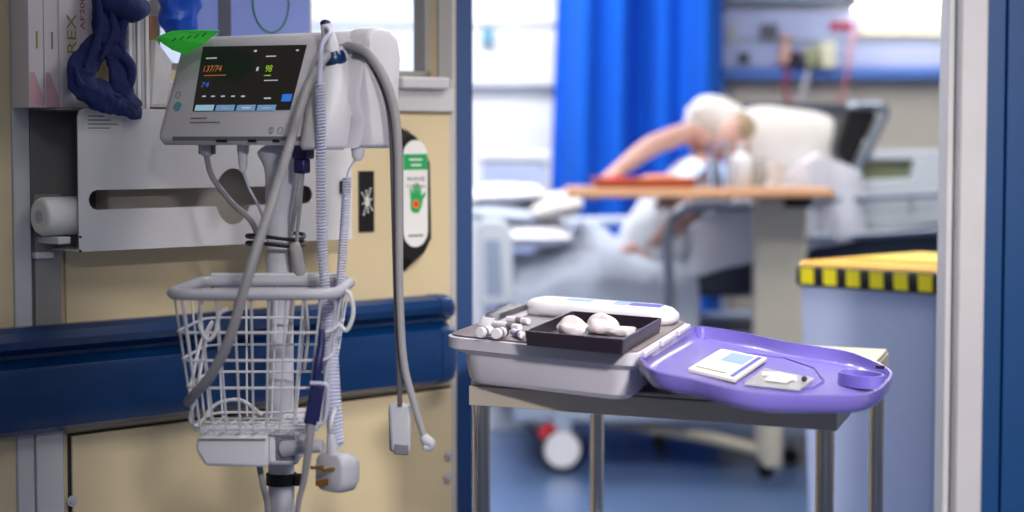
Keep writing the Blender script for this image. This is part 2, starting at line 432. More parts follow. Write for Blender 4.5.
MB().wbox(d_t0 - .0, d_t1, .0005, .004, z_bot, z_top + .002).build('back_plate', 'white_enamel', disp)
MB().wbox(d_t0, d_t1, .004, DW - .002, z_bot, z_bot + .003).build('bottom_shelf', 'white_enamel', disp)
tsh0 = T(31, .01)
MB().wbox(tsh0, d_t1, .004, DW - .004, z_top - .003, z_top).build('top_shelf', 'shelf_inside', disp)
MB().wbox(d_t1 - .003, d_t1, .004, DW - .002, z_bot, z_top - .004).build('side_plate', 'white_enamel', disp)
MB().wbox(tsh0, d_t0 + .13, .0042, .007, z_bot - .002, z_top - .004).build('side_bracket', 'shelf_inside', disp)
MB().wbox(tsh0, d_t0 - .002, .006, .02, z_bot - .012, z_bot - .002).build('lower_rail', 'white_enamel', disp, bevel=.002)
for px, py in ((80, 237), (80, 251)):
    s = W(px, py, DW); MB().cyl(s, s + WN * .0015, .002, n=10).build('rivet', 'black', disp)
# small printed sticker on the top of the plate
st = MB(); st.wbox(T(85, DW), T(122, DW), DW, DW + .0006, WZ(95, 130, DW), WZ(95, 113, DW)); stk = st.build('sticker', 'paper', disp)
k = MB()
for i in range(4):
    z = WZ(95, 116 + 4 * i, DW); k.wbox(T(88, DW), T(104 + (i * 7) % 15, DW), DW + .0006, DW + .0009, z - .001, z + .0008)
k.build('printed_lines', 'ink_grey', stk)
# aprons inside: a rolled white stack that shows through slot and open side
ap = MB(); ap.wbox(d_t0 + .075, d_t1 - .01, .008, .05, z_bot + .012, z_top - .02); ap.jitter(.001, 30)
tag(ap.build('apron_pack', 'apron_grey', bevel=.006), 'grey apron pack inside the slotted metal dispenser, seen through its slot', 'aprons')
rl0 = W(35, 240, .03); rl = thing('paper_roll', 'white paper roll lying in the open left end of the dispenser', 'roll', WP(T(37, .045), .045, WZ(45, 236, .045)))
z0 = WZ(45, 236, .045); z1 = WZ(45, 197, .045); rr = (z1 - z0) / 2
p0 = WP(T(38, .045), .045, (z0 + z1) / 2); p1 = WP(d_t0 + .028, .045, (z0 + z1) / 2)
MB().tube([p0, p0.lerp(p1, .1), p1], [rr * .9, rr, rr], 20, 1).build('paper', 'paper', rl, bevel=.003)
MB().cyl(p0 - WE * .001, p0 + WE * .01, rr * .35, n=16).build('core', 'paper_grey', rl)
struct(MB().wbox(T(35, .01), d_t0 - .004, .006, .07, z0 - .012, z0 - .001).build('trim_17', 'white_enamel', bevel=.002))
# --- boxes and packs standing on the dispenser's top shelf
zt0 = z_top + .0003
def carton(px0, px1, w0, w1, h, label, front='box_white', cat='box', name='glove_box', pink=True):
    a = T(px0, w1); c = T(px1, w1)
    t = thing(name, label, cat, WP((a + c) / 2, (w0 + w1) / 2, zt0), 'glove boxes in the wall rack')
    MB().wbox(a, c, w0, w1, zt0, zt0 + h).build('carton', front, t, bevel=.0012)
    if pink:
        f = MB(); zz = zt0 + .001
        f.prism([WP(a + .002, w1 + .0002, zz), WP(c - .001, w1 + .0002, zz), WP(c - .001, w1 + .0002, zz + .014), WP(a + (c - a) * .35, w1 + .0002, zz + .05), WP(a + .002, w1 + .0002, zz + .05)], WN * .0004)
        f.build('printed_band', 'box_pink', t, smooth=False)
    return t, a, c
for i, (a_, c_, lb) in enumerate(((30, 45, 'pale pink and white glove box, leftmost in the wall rack'), (45.5, 60, 'pale pink and white glove box, second from the left in the wall rack'))):
    t, a, c = carton(a_, c_, .012, .06, .24, lb)
    MB().wbox(a + (c - a) * .5, a + (c - a) * .62, .06, .0604, zt0 + .085, zt0 + .11).build('printed_band', 'ink_grey' if i else 'ink_olive', t)
t, a, c = carton(60.5, 96, .012, .062, .24, 'white glove box with olive REX lettering behind the navy cuff', pink=False)
writing('brand_print', 'REX', WP(a + (c - a) * .47, .0626, WZ(72, 53, .062)), Zv, -WE, (c - a) * .25, 'ink_olive', t, width=abs(WZ(72, 14, .062) - WZ(72, 53, .062)))
writing('model_print', 'AF200', WP(a + (c - a) * .72, .0626, WZ(82, 30, .062)), Zv, -WE, (c - a) * .13, 'ink_red', t, width=abs(WZ(82, -4, .062) - WZ(82, 30, .062)))
# stack of folded sheets standing on edge
a = T(131, .06); c = T(152, .06)
t = thing('sheet_stack', 'pale grey stack of sheets on edge between navy cuff and monitor', 'papers', WP(a, .03, zt0))
n = 5
for i in range(n):
    MB().wbox(a + (c - a) * i / n, a + (c - a) * (i + .82) / n, .014, .058 - .002 * (i % 2), zt0, zt0 + .235 - .006 * (i % 3)).build('folded_sheet', 'paper_grey' if i % 2 else 'paper', t, bevel=.001)
# loose white leaflet leaning behind the monitor corner
a0 = W(153, 104, .05); lf = MB()
lf.prism([W(152, 104, .05), W(166, 104, .05), W(170, 80, .056), W(172, 62, .06), W(156, 40, .058), W(152, 40, .05)], -WN * .003)
tag(lf.build('leaflet', 'paper', smooth=False), 'loose white leaflet standing just left of the monitor', 'paper')
MBx = MB().wbox(T(152, .03), T(158.5, .03), .006, .03, WZ(155, 40, .03), WZ(155, 15, .03))
tag(MBx.build('wooden_block', 'wood', bevel=.002), 'small tan block beside the bright blue pack', 'block')
# bright blue plastic pack
b = MB(); cc = W(179, 8, .05); b.ball(cc, (.036, .028, .055), (WE, WN, Zv), 36, 24, .010, 26); b.jitter(.006, 60)
t = thing('plastic_pack', 'bright blue crumpled plastic pack above the green tag', 'pack', cc - Zv * .055)
b.build('bag', 'blue_plastic', t)
b = MB(); b.tube([cc + Zv * .04, cc + Zv * .07 + WE * .006, cc + Zv * .12], [.02, .012, .016], 12, 6); b.jitter(.002, 60); b.build('gathered_neck', 'blue_plastic', t)
# --- blue poster behind the monitor, fixed across the window
t = thing('wall_poster', 'pale blue poster on the window behind the monitor', 'poster', W(250, 40, .002))
pa = T(193, .0); pb = T(311, .0)
MB().wbox(pa, pb, -.004, -.001, zs + .0005, 1.9).build('sheet', 'poster_blue', t)
MB().wbox(pb, pb + .004, -.004, -.0005, zs + .0005, 1.9).build('white_border', 'paper', t)
MB().wbox(T(220, 0), T(232, 0), -.001, .0005, zs + .0005, 1.9).build('grey_stripe', 'poster_grey', t)
k = MB(); cx = T(272, 0); zc = WZ(272, 2, 0)
k.ring([WP(cx + .037 * math.cos(q), .0, zc + .05 * math.sin(q)) for q in [2 * math.pi * i / 40 for i in range(40)]], .0013, 5); k.build('green_circle', 'green_dark', t)
# --- touch-free door sensor
SW = .03
def srect(pts, w): return [W(px, py, w) for px, py in pts]
sz0 = WZ(405, 272, 0)
sen = thing('door_sensor', 'black touch-free door sensor with a white label and green hand', 'door sensor', W(412, 250, 0))
sA = [(402, 140), (408, 133), (416, 137), (424, 147), (430, 163), (431.5, 238), (425, 252), (413, 262), (404, 256)]; sB = [(395, 140), (400, 128), (407, 130), (419, 146), (426, 165), (427, 240), (418, 258), (404, 272), (396, 266)]
back = [(396, 268), (395, 132), (404, 128), (412, 133), (421, 150), (430, 165), (431, 240), (424, 252), (408, 270), (400, 272)]
b = MB(); b.quadrings([[W(x, y, .0065) for x, y in sB], [W(x, y, .0275) for x, y in sA]]); b.build('housing', 'black', sen, bevel=.001)
lab0 = []
LW = .0285
lc = W(415.5, 192, LW); half = .5 * abs((W(428, 192, LW) - W(403.5, 192, LW)).dot(WE)); zt_ = WZ(414, 140, LW); zb_ = WZ(418, 247, LW)
tl = (lc - WO).dot(WE); lw = half
def oblong(hw_, za, zb2, w):
    out = []
    for k in range(13): q = math.pi * k / 12; out.append(WP(tl + hw_ * math.cos(q), w, za - hw_ + hw_ * math.sin(q)))
    for k in range(13): q = math.pi + math.pi * k / 12; out.append(WP(tl + hw_ * math.cos(q), w, zb2 + hw_ + hw_ * math.sin(q)))
    return out
MB().quadrings([oblong(lw, zt_, zb_, .0275), oblong(lw, zt_, zb_, .0287)]).build('label', 'paper', sen, smooth=False)
lp = bpy.data.objects[sen.children[-1].name]
zA = WZ(412, 154, LW); zB = WZ(412, 170, LW); lz = .0288
MB().wbox(tl - lw * .98, tl + lw * .98, lz - .0004, lz, zB, zA).build('green_band', 'green', lp)
k = MB(); k.wbox(tl - lw * .5, tl + lw * .55, lz, lz + .0003, zB + (zA - zB) * .6, zB + (zA - zB) * .7); k.wbox(tl - lw * .35, tl + lw * .45, lz, lz + .0003, zB + (zA - zB) * .25, zB + (zA - zB) * .36); k.build('band_print', 'paper', lp)
writing('wave_text', 'WAVE', WP(tl, lz, WZ(413, 181, LW)), WE, Zv, .0075, 'ink_black', lp, width=lw * 1.5, center=True)
writing('open_text', 'TO OPEN', WP(tl, lz, WZ(413, 188, LW)), WE, Zv, .0055, 'ink_black', lp, width=lw * 1.55, center=True)
hz = WZ(415, 200, LW); hb = MB(); s = lw * .95                      # flat green hand mark
palm = [(-.42, -.55), (-.2, -.75), (.25, -.75), (.5, -.4), (.62, .0), (.9, .35), (.75, .45), (.48, .22), (.44, .8), (.3, .82), (.24, .3), (.2, 1.0), (.04, 1.0), (.0, .32), (-.08, .95), (-.24, .92), (-.22, .28), (-.36, .7), (-.5, .62), (-.44, .1)]
hb.prism([WP(tl + x * s, lz, hz + y * s * 1.1) for x, y in palm], WN * .0004); hb.build('hand_mark', 'green', lp, smooth=False)
hb = MB(); hb.cyl(WP(tl + .0, lz + .0004, hz - s * .25), WP(tl, lz + .0008, hz - s * .25), s * .3, n=20); hb.build('palm_dot', 'orange', lp)
hb = MB(); hb.cyl(WP(tl + .0, lz + .0008, hz - s * .25), WP(tl, lz + .0011, hz - s * .25), s * .14, n=16); hb.build('dot_centre', 'red', lp)
MB().wbox(tl - lw * .6, tl + lw * .6, lz - .0002, lz + .0002, WZ(418, 236.5, LW), WZ(418, 234.5, LW)).build('foot_print', 'ink_grey', lp)
# --- black plate with a white compass-like emblem
a = T(358.5, .008); c = T(373.5, .008); z0 = WZ(366, 232, .008); z1 = WZ(366, 171, .008)
t = thing('emblem_plate', 'small black wall plate with a white branching emblem', 'wall plate', WP((a + c) / 2, .008, z0))
MB().wbox(a, c, .0062, .010, z0, z1).build('plate', 'black', t, bevel=.001)
k = MB(); zc = (z0 + z1) / 2; tc = (a + c) / 2; R = (c - a) * .42
for i in range(8):
    q = math.pi * i / 4 + .2; rl_ = R * (1 if i % 2 else .7)
    q0 = WP(tc, .0105, zc); q1 = WP(tc + rl_ * math.cos(q), .0105, zc + rl_ * 1.9 * math.sin(q)); k.tube([q0, q1], [.0011, .0007], 5, 1); k.ball(q1, .0016, None, 8, 6)
k.ring([WP(tc + R * .35 * math.cos(q), .0105, zc + R * .45 * math.sin(q)) for q in [2 * math.pi * i / 20 for i in range(20)]], .001, 5)
k.build('emblem', 'paper', t)
sw = W(343, 187, DW); k = MB(); k.box(sw + WN * .004, (.018, .022, .008), (WE, Zv, WN)); t = tag(k.build('latch_block', 'black_gloss', bevel=.002), 'small black latch on the right end of the dispenser', 'latch')
# --- navy cuff hung over the dispenser edge
NW = .092
def cuffpath(pts, w0): return [W(x, y, w0 + dw) for x, y, dw in pts]
cu = thing('pressure_cuff', 'crumpled navy fabric cuff draped over the white dispenser plate', 'cuff', W(118, 118, NW))
b = MB(); b.tube(cuffpath([(116, -14, 0), (110, 14, .005), (112, 36, .01), (116, 62, .010), (122, 90, .012), (134, 110, .01)], NW), [.032, .033, .029, .017, .019, .015], 28, 16, flat=[.008, .010, .010, .008, .009, .007], ref=WN)
b.jitter(.004, 42); b.jitter(.002, 120); b.build('long_fold', 'navy_cloth', cu)
b = MB(); b.tube(cuffpath([(114, 26, .004), (96, 50, .008), (80, 72, .01), (86, 88, .014), (104, 96, .016), (122, 102, .014), (140, 112, .008)], NW), [.016, .022, .023, .023, .025, .022, .012], 28, 16, flat=[.007, .008, .009, .009, .009, .008, .006], ref=WN)
b.jitter(.004, 44); b.jitter(.002, 120); b.build('cross_fold', 'navy_cloth', cu)
b = MB(); b.tube(cuffpath([(104, -2, .012), (120, 4, .018), (134, 8, .018), (147, 8, .012)], NW), [.018, .022, .020, .012], 16, 8, flat=[.014, .016, .015, .010], ref=WN); b.jitter(.004, 35); b.build('rolled_end', 'navy_cloth', cu)
b = MB(); b.tube(cuffpath([(112, 50, .012), (126, 58, .016), (131, 72, .016), (127, 88, .014), (116, 80, .012)], NW), [.012, .010, .008, .008, .008], 12, 8, flat=[.006] * 5, ref=WN); b.jitter(.003, 40); b.build('strap_loop', 'navy_cloth', cu)

for i, (pp, rr_) in enumerate([([(96, -8), (100, 20), (96, 44), (84, 66)], .007), ([(128, -6), (124, 22), (122, 44), (127, 60)], .006), ([(74, 66), (80, 84), (98, 92), (120, 97)], .007), ([(82, 92), (100, 104), (120, 110), (136, 117)], .006), ([(108, 0), (114, 26), (108, 46), (100, 60)], .005)]):
    b = MB(); b.tube([W(x, y, NW + .020 - .003 * (i % 2)) for x, y in pp], [rr_ * .4, rr_, rr_, rr_ * .4], 10, 10, flat=[rr_ * .6] * 4, ref=WN); b.jitter(.002, 60); b.build('crease', 'navy_cloth', cu)
# ================================================================== MONITOR ON ITS ROLLING STAND
YS = 2.65
px_ = P(280, 300, YS).x
base = V((px_, YS, 0))
AL = math.radians(35); ax = V((math.cos(AL), -math.sin(AL), 0)); ay = V((math.sin(AL), math.cos(AL), 0))
M0 = base - ax * .17 - ay * .05; M0 -= ax * .006; M0.z = P(163, 145, M0.y).z
def MM(a, b_, c): return M0 + ax * a + ay * b_ + Zv * c
HT = .155; LEAN = .050
# --- the stand
st = thing('rolling_stand', 'pale grey wheeled pole stand carrying the monitor and a wire basket', 'stand', base)
zneck = M0.z - .004
MB().tube([base + Zv * .09, base + Zv * .95, base + Zv * (zneck - .09), base + Zv * (zneck - .03) + V((.004, -.004, 0)), V((0, 0, zneck)) + (MM(.17, .05, 0) - V((0, 0, M0.z)))], [.0185, .0185, .0195, .024, .027], 24, 6).build('pole', 'pole_grey', st)
for k in range(5):
    a = math.radians(90 + 72 * k + 20); d = V((math.cos(a), math.sin(a), 0))
    lg = MB(); lg.tube([base + Zv * .095, base + d * .10 + Zv * .085, base + d * .21 + Zv * .065], [.026, .020, .014], 12, 5); lo = lg.build('leg', 'pole_grey', st)
    c = base + d * .20; s_ = V((-d.y, d.x, 0))
    MB().lathe(c + Zv * .028 - s_ * .012, [(.004, 0), (.026, 0), (.028, .004), (.028, .020), (.026, .024), (.004, .024)], 20, s_).build('caster_wheel', 'hose_dark', lo)
    MB().cyl(c + Zv * .028, c + Zv * .07, .006).build('caster_stem', 'plug_grey', lo)
MB().lathe(base, [(.02, .075), (.045, .08), (.045, .10), (.03, .115), (.0187, .12)], 24).build('hub', 'pole_grey', st)
# basket
ZR = .907
FL = H(171, 293, ZR); FR = H(333, 296, ZR); BLp = H(203, 281, ZR); BRp = V((FR.x + .002, BLp.y, ZR))
FR.y = FL.y = (FL.y + FR.y) / 2
def rloop(fl, fr, br, bl, r, n=6):
    pts = [V(fl), V(fr), V(br), V(bl)]; out = []
    for i, p in enumerate(pts):
        a = (pts[i - 1] - p).normalized(); b_ = (pts[(i + 1) % 4] - p).normalized()
        for k in range(n + 1):
            q = k / n; out.append((p + a * r) * (1 - q) ** 2 + p * 2 * q * (1 - q) + (p + b_ * r) * q * q)
    return out
zbk = .722
bFL = V((P(191, 430, 2.44).x, 2.44, zbk)); bFR = V((P(316, 430, 2.44).x, 2.44, zbk)); bBR = V((bFR.x + .004, 2.585, zbk)); bBL = V((bFL.x + .006, 2.585, zbk))
bk = MB().ring(rloop(FL, FR, BRp, BLp, .035), .0075, 10).build('basket_rim', 'plug_grey', st)
def lev(q): return [a.lerp(b_, q) for a, b_ in ((FL, bFL), (FR, bFR), (BRp, bBR), (BLp, bBL))]
for q in (.27, .47, .67, .97):
    MB().ring(rloop(*lev(q), .03), .0019, 6).build('basket_ring_wire', 'wire_white', bk)
def upright(a, b_): MB().tube([a, a.lerp(b_, .5) , b_], .0016, 6, 1).build('basket_upright_wire', 'wire_white', bk)
for k in range(9):
    f = .08 + .84 * k / 8; upright(FL.lerp(FR, f), bFL.lerp(bFR, f)); 
    if k % 2 == 0: upright(BLp.lerp(BRp, f), bBL.lerp(bBR, f))
for k in range(4):
    f = .16 + .68 * k / 3; upright(FL.lerp(BLp, f), bFL.lerp(bBL, f)); upright(FR.lerp(BRp, f), bFR.lerp(bBR, f))
for k in range(7):
    f = .1 + .8 * k / 6
    MB().tube([bFL.lerp(bFR, f), bBL.lerp(bBR, f)], .0016, 6, 1).build('basket_floor_wire', 'wire_white', bk)
for k in range(4):
    f = .15 + .7 * k / 3
    MB().tube([bFL.lerp(bBL, f), bFR.lerp(bBR, f)], .0016, 6, 1).build('basket_floor_wire', 'wire_white', bk)
pl = MB().box(((BLp.x + BRp.x) / 2, BLp.y + .004, ZR - .002), (abs(BRp.x - BLp.x) - .02, .005, .026)).build('basket_back_plate', 'wire_white', st, bevel=.003)
for f in (.28, .5, .72):
    c = BLp.lerp(BRp, f) + V((0, .001, -.002)); g = MB(); g.ring([c + V((.005 * math.cos(q), 0, .005 * math.sin(q) if f != .5 else .006 * math.sin(q))) for q in [2 * math.pi * i / (3 if f == .5 else 14) + math.pi / 2 for i in range(3 if f == .5 else 14)]], .0008, 5)
    g.build('warning_mark', 'ink_grey', pl)
for sx, a in ((215, FL.lerp(FR, .2)), (342, FR.lerp(BRp, .35))):
    q = a + V((.004, 0, -.012)); h_ = MB(); d = V((.0, .0, 0))
    if sx > 300: h_.tube([a, a + V((.012, -.004, -.006)), a + V((.016, -.004, -.03)), a + V((.008, -.004, -.052)), a + V((-.002, -.004, -.046))], .003, 8, 6)
    else: h_.tube([a + V((-.003, .02, -.01)), a + V((-.004, .014, -.04)), a + V((.006, .01, -.058)), a + V((.016, .012, -.048)), a + V((.02, .016, -.026)), a + V((.03, .02, -.02))], .0028, 8, 6)
    h_.build('hook', 'wire_white', st)
# box under basket, clamp, arm, strap
zb1 = P(230, 436, 2.45).z; zb0 = P(230, 466, 2.45).z; x0 = P(197, 450, 2.45).x; x1 = P(268, 450, 2.45).x
b = MB(); b.prism([(x0 + .010, 2.45, zb0), (x1, 2.45, zb0 - .002), (x1, 2.45, zb1), (x0, 2.45, zb1), (x0 - .002, 2.45, zb1 - .018)], (0, .11, 0)); b.build('battery_box', 'device_grey', st, bevel=.004)
b = MB(); b.abox(x0 + .003, x1 - .003, 2.4485, 2.452, zb1 - .006, zb1 - .0035); b.build('box_seam', 'device_dark', st)
xc0 = x1 - .004; xc1 = P(301, 450, 2.5).x
MB().abox(xc0, xc1, 2.47, 2.685, zb0 - .003, zb1 + .004).build('pole_clamp', 'device_grey', st, bevel=.006)
cx_ = P(285, 449, 2.468).x; zc_ = P(285, 449, 2.468).z
MB().box((cx_, 2.4705, zc_), (.026, .006, .032)).build('clamp_recess', 'device_dark', st, bevel=.003)
q = V((cx_, 2.468, zc_)); MB().tube([q, V((P(300, 447, 2.455).x, 2.455, P(300, 447, 2.455).z)), P(322, 446, 2.445)], [.0115, .009, .0085], 16, 4).build('side_arm', 'plug_grey', st)
def strap(z, r, name='cable_strap', m='black', extra=.0):
    c = base + V((0, 0, z)); rings = [(r, -.0045), (r + .002, -.004), (r + .002, .004), (r, .0045)]
    MB().lathe(c, rings, 28).build(name, m, st); MB().box(c + V((r + .006, -.008, 0)), (.012, .008, .009)).build('strap_buckle', m, st, bevel=.001)
zst = P(280, 478, YS).z
strap(zst + .003, .0195); strap(zst - .005, .0195)
# --- the monitor
mon = thing('vital_signs_monitor', 'pale grey patient monitor with a lit dark screen on the pole stand', 'monitor', MM(.17, .05, 0))
def prof_ring(pr, a, k=1, kc=None):
    cb, cc = .055, .078
    return [MM(a, cb + (y - cb) * k, cc + (z - cc) * k) for y, z in pr]
body = [(.004, .0), (.0, .006), (.0, .012), (LEAN * .5, .075), (LEAN, .142), (LEAN + .004, .150), (LEAN + .014, HT), (.10, HT + .001), (.115, .148), (.120, .13), (.112, .02), (.100, .002), (.09, 0)]
b = MB(); b.quadrings([prof_ring(body, -.012, .86), prof_ring(body, -.009, .94), prof_ring(body, .0, 1), prof_ring(body, .30, 1), prof_ring(body, .305, .97)]); hs = b.build('housing', 'device_grey', mon, angle=50)
u = (MM(0, LEAN, .142) - MM(0, 0, .012)).normalized(); nf = u.cross(ax).normalized()
if nf.dot(CAM - MM(.1, 0, 0)) < 0: nf = -nf
fp = MM(0, 0, .012)
def S(px, py, l=.0): return PL(px, py, fp + nf * l, nf)
b = MB(); q = [S(203.5, 47), S(307, 45), S(290, 110), S(193, 111.5)]; b.prism([p - nf * .001 for p in q], nf * .0022)
scr = b.build('screen', 'screen_black', mon, smooth=False)
SL = .0014
def bar(px0, py0, px1, py1, m, name, par=None, skew=None):
    # a mark on the screen glass, laid along the monitor's own axes
    a, c = S(px0, py0, SL), S(px1, py1, SL); da = (c - a).dot(ax); dz = (c - a).dot(u)
    g = MB(); g.prism([a, a + ax * da, a + ax * da + u * dz, a + u * dz], nf * .0003); return g.build(name, m, par or scr, smooth=False)
def stext(name, s, px, py, hpx, m, wpx=None):
    p = S(px, py, SL); k = (p - CAM).length / F
    return writing(name, s, p, ax, u, hpx * k, m, scr, width=None if wpx is None else wpx * k / .80)
stext('pressure_reading', '137/74', 203.5, 72, 6.5, 'glow_orange', 19)
stext('pulse_reading', '74', 201, 87.5, 5.5, 'glow_blue', 8)
stext('saturation_reading', '98', 265, 72, 7, 'glow_green', 7)
bar(204, 76, 226, 74.8, 'glow_orange', 'caption_mark'); bar(264, 76, 271, 75, 'glow_green', 'caption_mark')
bar(206, 59, 217, 57.4, 'glow_white', 'caption_mark'); bar(266, 57, 276, 55.6, 'glow_white', 'caption_mark'); bar(264, 81, 278, 79.8, 'glow_white', 'caption_mark')
bar(254, 52, 257, 50, 'glow_white', 'caption_mark'); bar(296, 51, 299, 49.6, 'glow_white', 'caption_mark'); bar(256, 71, 259, 67, 'glow_white', 'caption_mark')
for x in (202, 211, 221, 231, 241): bar(x, 97, x + 4, 95.6, 'glow_white', 'caption_mark')
bar(264, 99, 271, 97.5, 'glow_white', 'caption_mark')
bar(281, 101.5, 292.5, 94, 'glow_blue', 'button_mark')
for i, x in enumerate((194.5, 215.2, 236, 256.5)): bar(x, 110.8, x + 20, 104.8, 'glow_tab_light' if i == 0 else 'glow_tab', 'tab_mark')
for x in (221, 242, 262): bar(x, 108.6, x + 9, 107, 'glow_white', 'caption_mark')
def front(px0, py0, px1, py1, m, name):
    a, c = S(px0, py0, .0002), S(px1, py1, .0002); g = MB(); da = (c - a).dot(ax); dz = (c - a).dot(u)
    g.prism([a, a + ax * da, a + ax * da + u * dz, a + u * dz], nf * .0005); return g.build(name, m, mon, smooth=False)
front(190.5, 119, 207, 117.6, 'ink_grey', 'printed_name'); front(190, 123.2, 220, 121.8, 'ink_grey', 'printed_name')
c = S(177.5, 106.5, .0); k = (c - CAM).length / F
MB().cyl(c - nf * .001, c + nf * .0012, 5.2 * k, 4.8 * k, 24).build('power_button', 'badge_teal', mon)
c = S(178, 95, .0); MB().ring([c + ax * (3.5 * k * math.cos(q)) + u * (3.5 * k * math.sin(q)) for q in [2 * math.pi * i / 20 for i in range(20)]], .0004, 4).build('ring_mark', 'device_dark', mon)
for x in (271, 280):
    c = S(x, 130.5, .0004); MB().ring([c + ax * (2.8 * k * math.cos(q)) + u * (3.2 * k * math.sin(q)) for q in [2 * math.pi * i / 16 for i in range(16)]], .0005, 4).build('ring_mark', 'device_dark', mon)
bar(270.6, 133, 271.4, 128, 'ink_black', 'ring_mark_bar', mon)
b = MB(); b.prism([MM(.02, -.0006, .006), MM(.27, -.0006, .006), MM(.27, -.0006, .012), MM(.02, -.0006, .012)], ay * .002); b.build('lower_seam', 'device_dark', mon, smooth=False)
for a0, a1 in ((.105, .125), (.165, .18), (.21, .222)):
    b = MB(); b.prism([MM(a0, -.001, .004), MM(a1, -.001, .004), MM(a1, -.001, .008), MM(a0, -.001, .008)], ay * .003); b.build('slot', 'black', mon, smooth=False)
c = S(223, 36, 0); front(216, 36.5, 224, 35.6, 'device_dark', 'top_slot')
# rounded end fin on the right and the bulging thermometer module in front of it
fin = [(.030, -.004), (.040, .03), (.026, .062), (.036, .10), (.052, .135), (.052, .146), (.060, .156), (.078, .160), (.100, .157), (.116, .146), (.122, .12), (.112, .02), (.10, -.004)]
b = MB(); b.quadrings([prof_ring(fin, .298, .97), prof_ring(fin, .304, 1), prof_ring(fin, .330, 1), prof_ring(fin, .336, .97), prof_ring(fin, .338, .92)]); b.build('end_fin', 'device_grey', mon, angle=50)
def modring(c, hw, d0, d1, am):
    bb = LEAN * (c - .012) / .13
    return [MM(am + x, bb + y, c) for x, y in [(-hw, d1), (-hw, d0 * .3), (-hw * .8, d0 * .85), (-hw * .4, d0), (hw * .4, d0), (hw * .8, d0 * .85), (hw, d0 * .3), (hw, d1)]]
b = MB(); b.quadrings([modring(-.006, .022, -.008, .03, .293), modring(.0, .026, -.014, .03, .294), modring(.06, .027, -.020, .02, .294), modring(.085, .026, -.020, .02, .292), modring(.105, .021, -.018, .02, .290), modring(.114, .015, -.014, .018, .292)])
b.build('thermometer_module', 'device_grey', mon, angle=60)
wl = MM(.293, LEAN * .8 - .007, .113); pd = (P(337, 22, wl.y) - P(346, 58, wl.y)).normalized()
MB().lathe(wl, [(.0085, -.010), (.0150, -.006), (.0165, .000), (.0160, .007), (.0145, .012), (.010, .012)], 20, pd).build('probe_well_collar', 'rail_blue', mon)
# bottom sockets
def sock(px, w, z1, m, name):
    pt = PL(px, 148, MM(0, .03, 0), ay); return pt
for px, rr_, m in ((207, .011, 'plug_grey'), (243, .0085, 'device_grey')):
    pt = PL(px, 146, MM(0, .03, 0), ay); pt.z = M0.z + .002
    MB().lathe(pt - Zv * .018, [(rr_ * .55, 0), (rr_, .006), (rr_, .020)], 18).build('cable_socket', m, mon)
    if px == 207:
        for s in (-1, 1): MB().box(pt + ax * (s * .0125) - Zv * .008, (.004, .006, .014), (ax, ay, Zv)).build('socket_latch', 'device_dark', mon, bevel=.001)
# --- probe with coiled cord
pr = thing('thermometer_probe', 'white thermometer probe standing in the blue collar with a coiled cord', 'thermometer', wl)
b = MB(); top = wl + pd * .052; b.tube([wl + pd * .006, wl + pd * .025, wl + pd * .040, top], [.0115, .0108, .0088, .0068], 18, 5); b.build('handle', 'device_grey', pr)
MB().ball(top, (.0074, .0074, .0055), None, 14, 8).build('end_cap', 'navy_plastic', pr)
YC = wl.y - .05
MB().tube([top - Zv * .006, P(330, 33, YC + .02), P(322, 45, YC), P(320, 70, YC), P(320, 86, YC)], .0036, 8, 8).build('cord_lead', 'cord_lilac', pr)
coil([P(320, 84, YC), P(321, 160, YC), P(322, 240, YC), P(326, 300, YC - .01)], .0062, .0014, .0042, 5, 9).build('coiled_cord', 'cord_lilac', pr)
coil([P(326, 298, YC - .01), P(330, 350, YC - .03), P(333, 400, YC - .05), P(336, 444, YC - .05)], .0088, .0024, .0046, 6, 10).build('coiled_cord', 'cord_lilac', pr)
MB().tube([P(326, 300, YC - .01), P(330, 350, YC - .03), P(333, 400, YC - .05), P(336, 447, YC - .05)], [.004, .0086, .0086, .007], 10, 6).build('cord_sleeve', 'cord_lilac', pr)
sc2 = thing('coiled_cable', 'short pale coiled cable hanging below the right end of the monitor', 'cable', P(357, 160, 2.56))
b = MB(); pt = P(358, 149, 2.56); b.lathe(pt - Zv * .016, [(.004, 0), (.0085, .006), (.0095, .018)], 14); b.build('plug_end', 'device_grey', sc2)
MB().tube([pt - Zv * .012, P(353, 163, 2.56), P(348, 172, 2.56), P(347, 180, 2.56)], .0016, 6, 8).build('cord_lead', 'cord_lilac', sc2)
coil([P(347, 178, 2.56), P(344, 230, 2.55), P(340, 290, 2.53), P(337, 338, 2.52)], .0052, .0014, .0036, 5, 9).build('coiled_cord', 'cord_lilac', sc2)
# --- long grey hoses draped over the probe
YH = wl.y - .035
ho = thing('pressure_hose', 'thick grey hose draped over the probe and down into the basket', 'hose', P(345, 60, YH))
L_ = [P(354, 47.5, YH + .026), P(346, 46.5, YH + .050), P(337, 49, YH + .052), P(331, 53, YH + .036), P(322, 61, YH + .008), P(309, 84, YH - .01), P(298, 115, YH - .02), P(288, 150, YH - .03), P(271, 205, 2.41), P(256, 250, 2.375), P(244, 290, 2.365), P(229, 340, 2.37), P(211, 375, 2.39), P(195, 394, 2.42), P(188, 402, 2.46)]
MB().tube(L_, .0066, 12, 8).build('hose', 'hose_grey', ho)
R_ = [P(348, 46.5, YH + .044), P(356, 48, YH + .022), P(367, 53, YH + .010), P(381, 72, YH + .002), P(393, 103, YH), P(398, 145, YH), P(399, 220, YH), P(400, 300, YH), P(404, 362, YH), P(413, 400, YH), P(424, 436, YH)]
MB().tube(R_, [.0066, .0066, .0066, .006, .0055, .005, .005, .005], 12, 8).build('hose', 'hose_grey', ho)
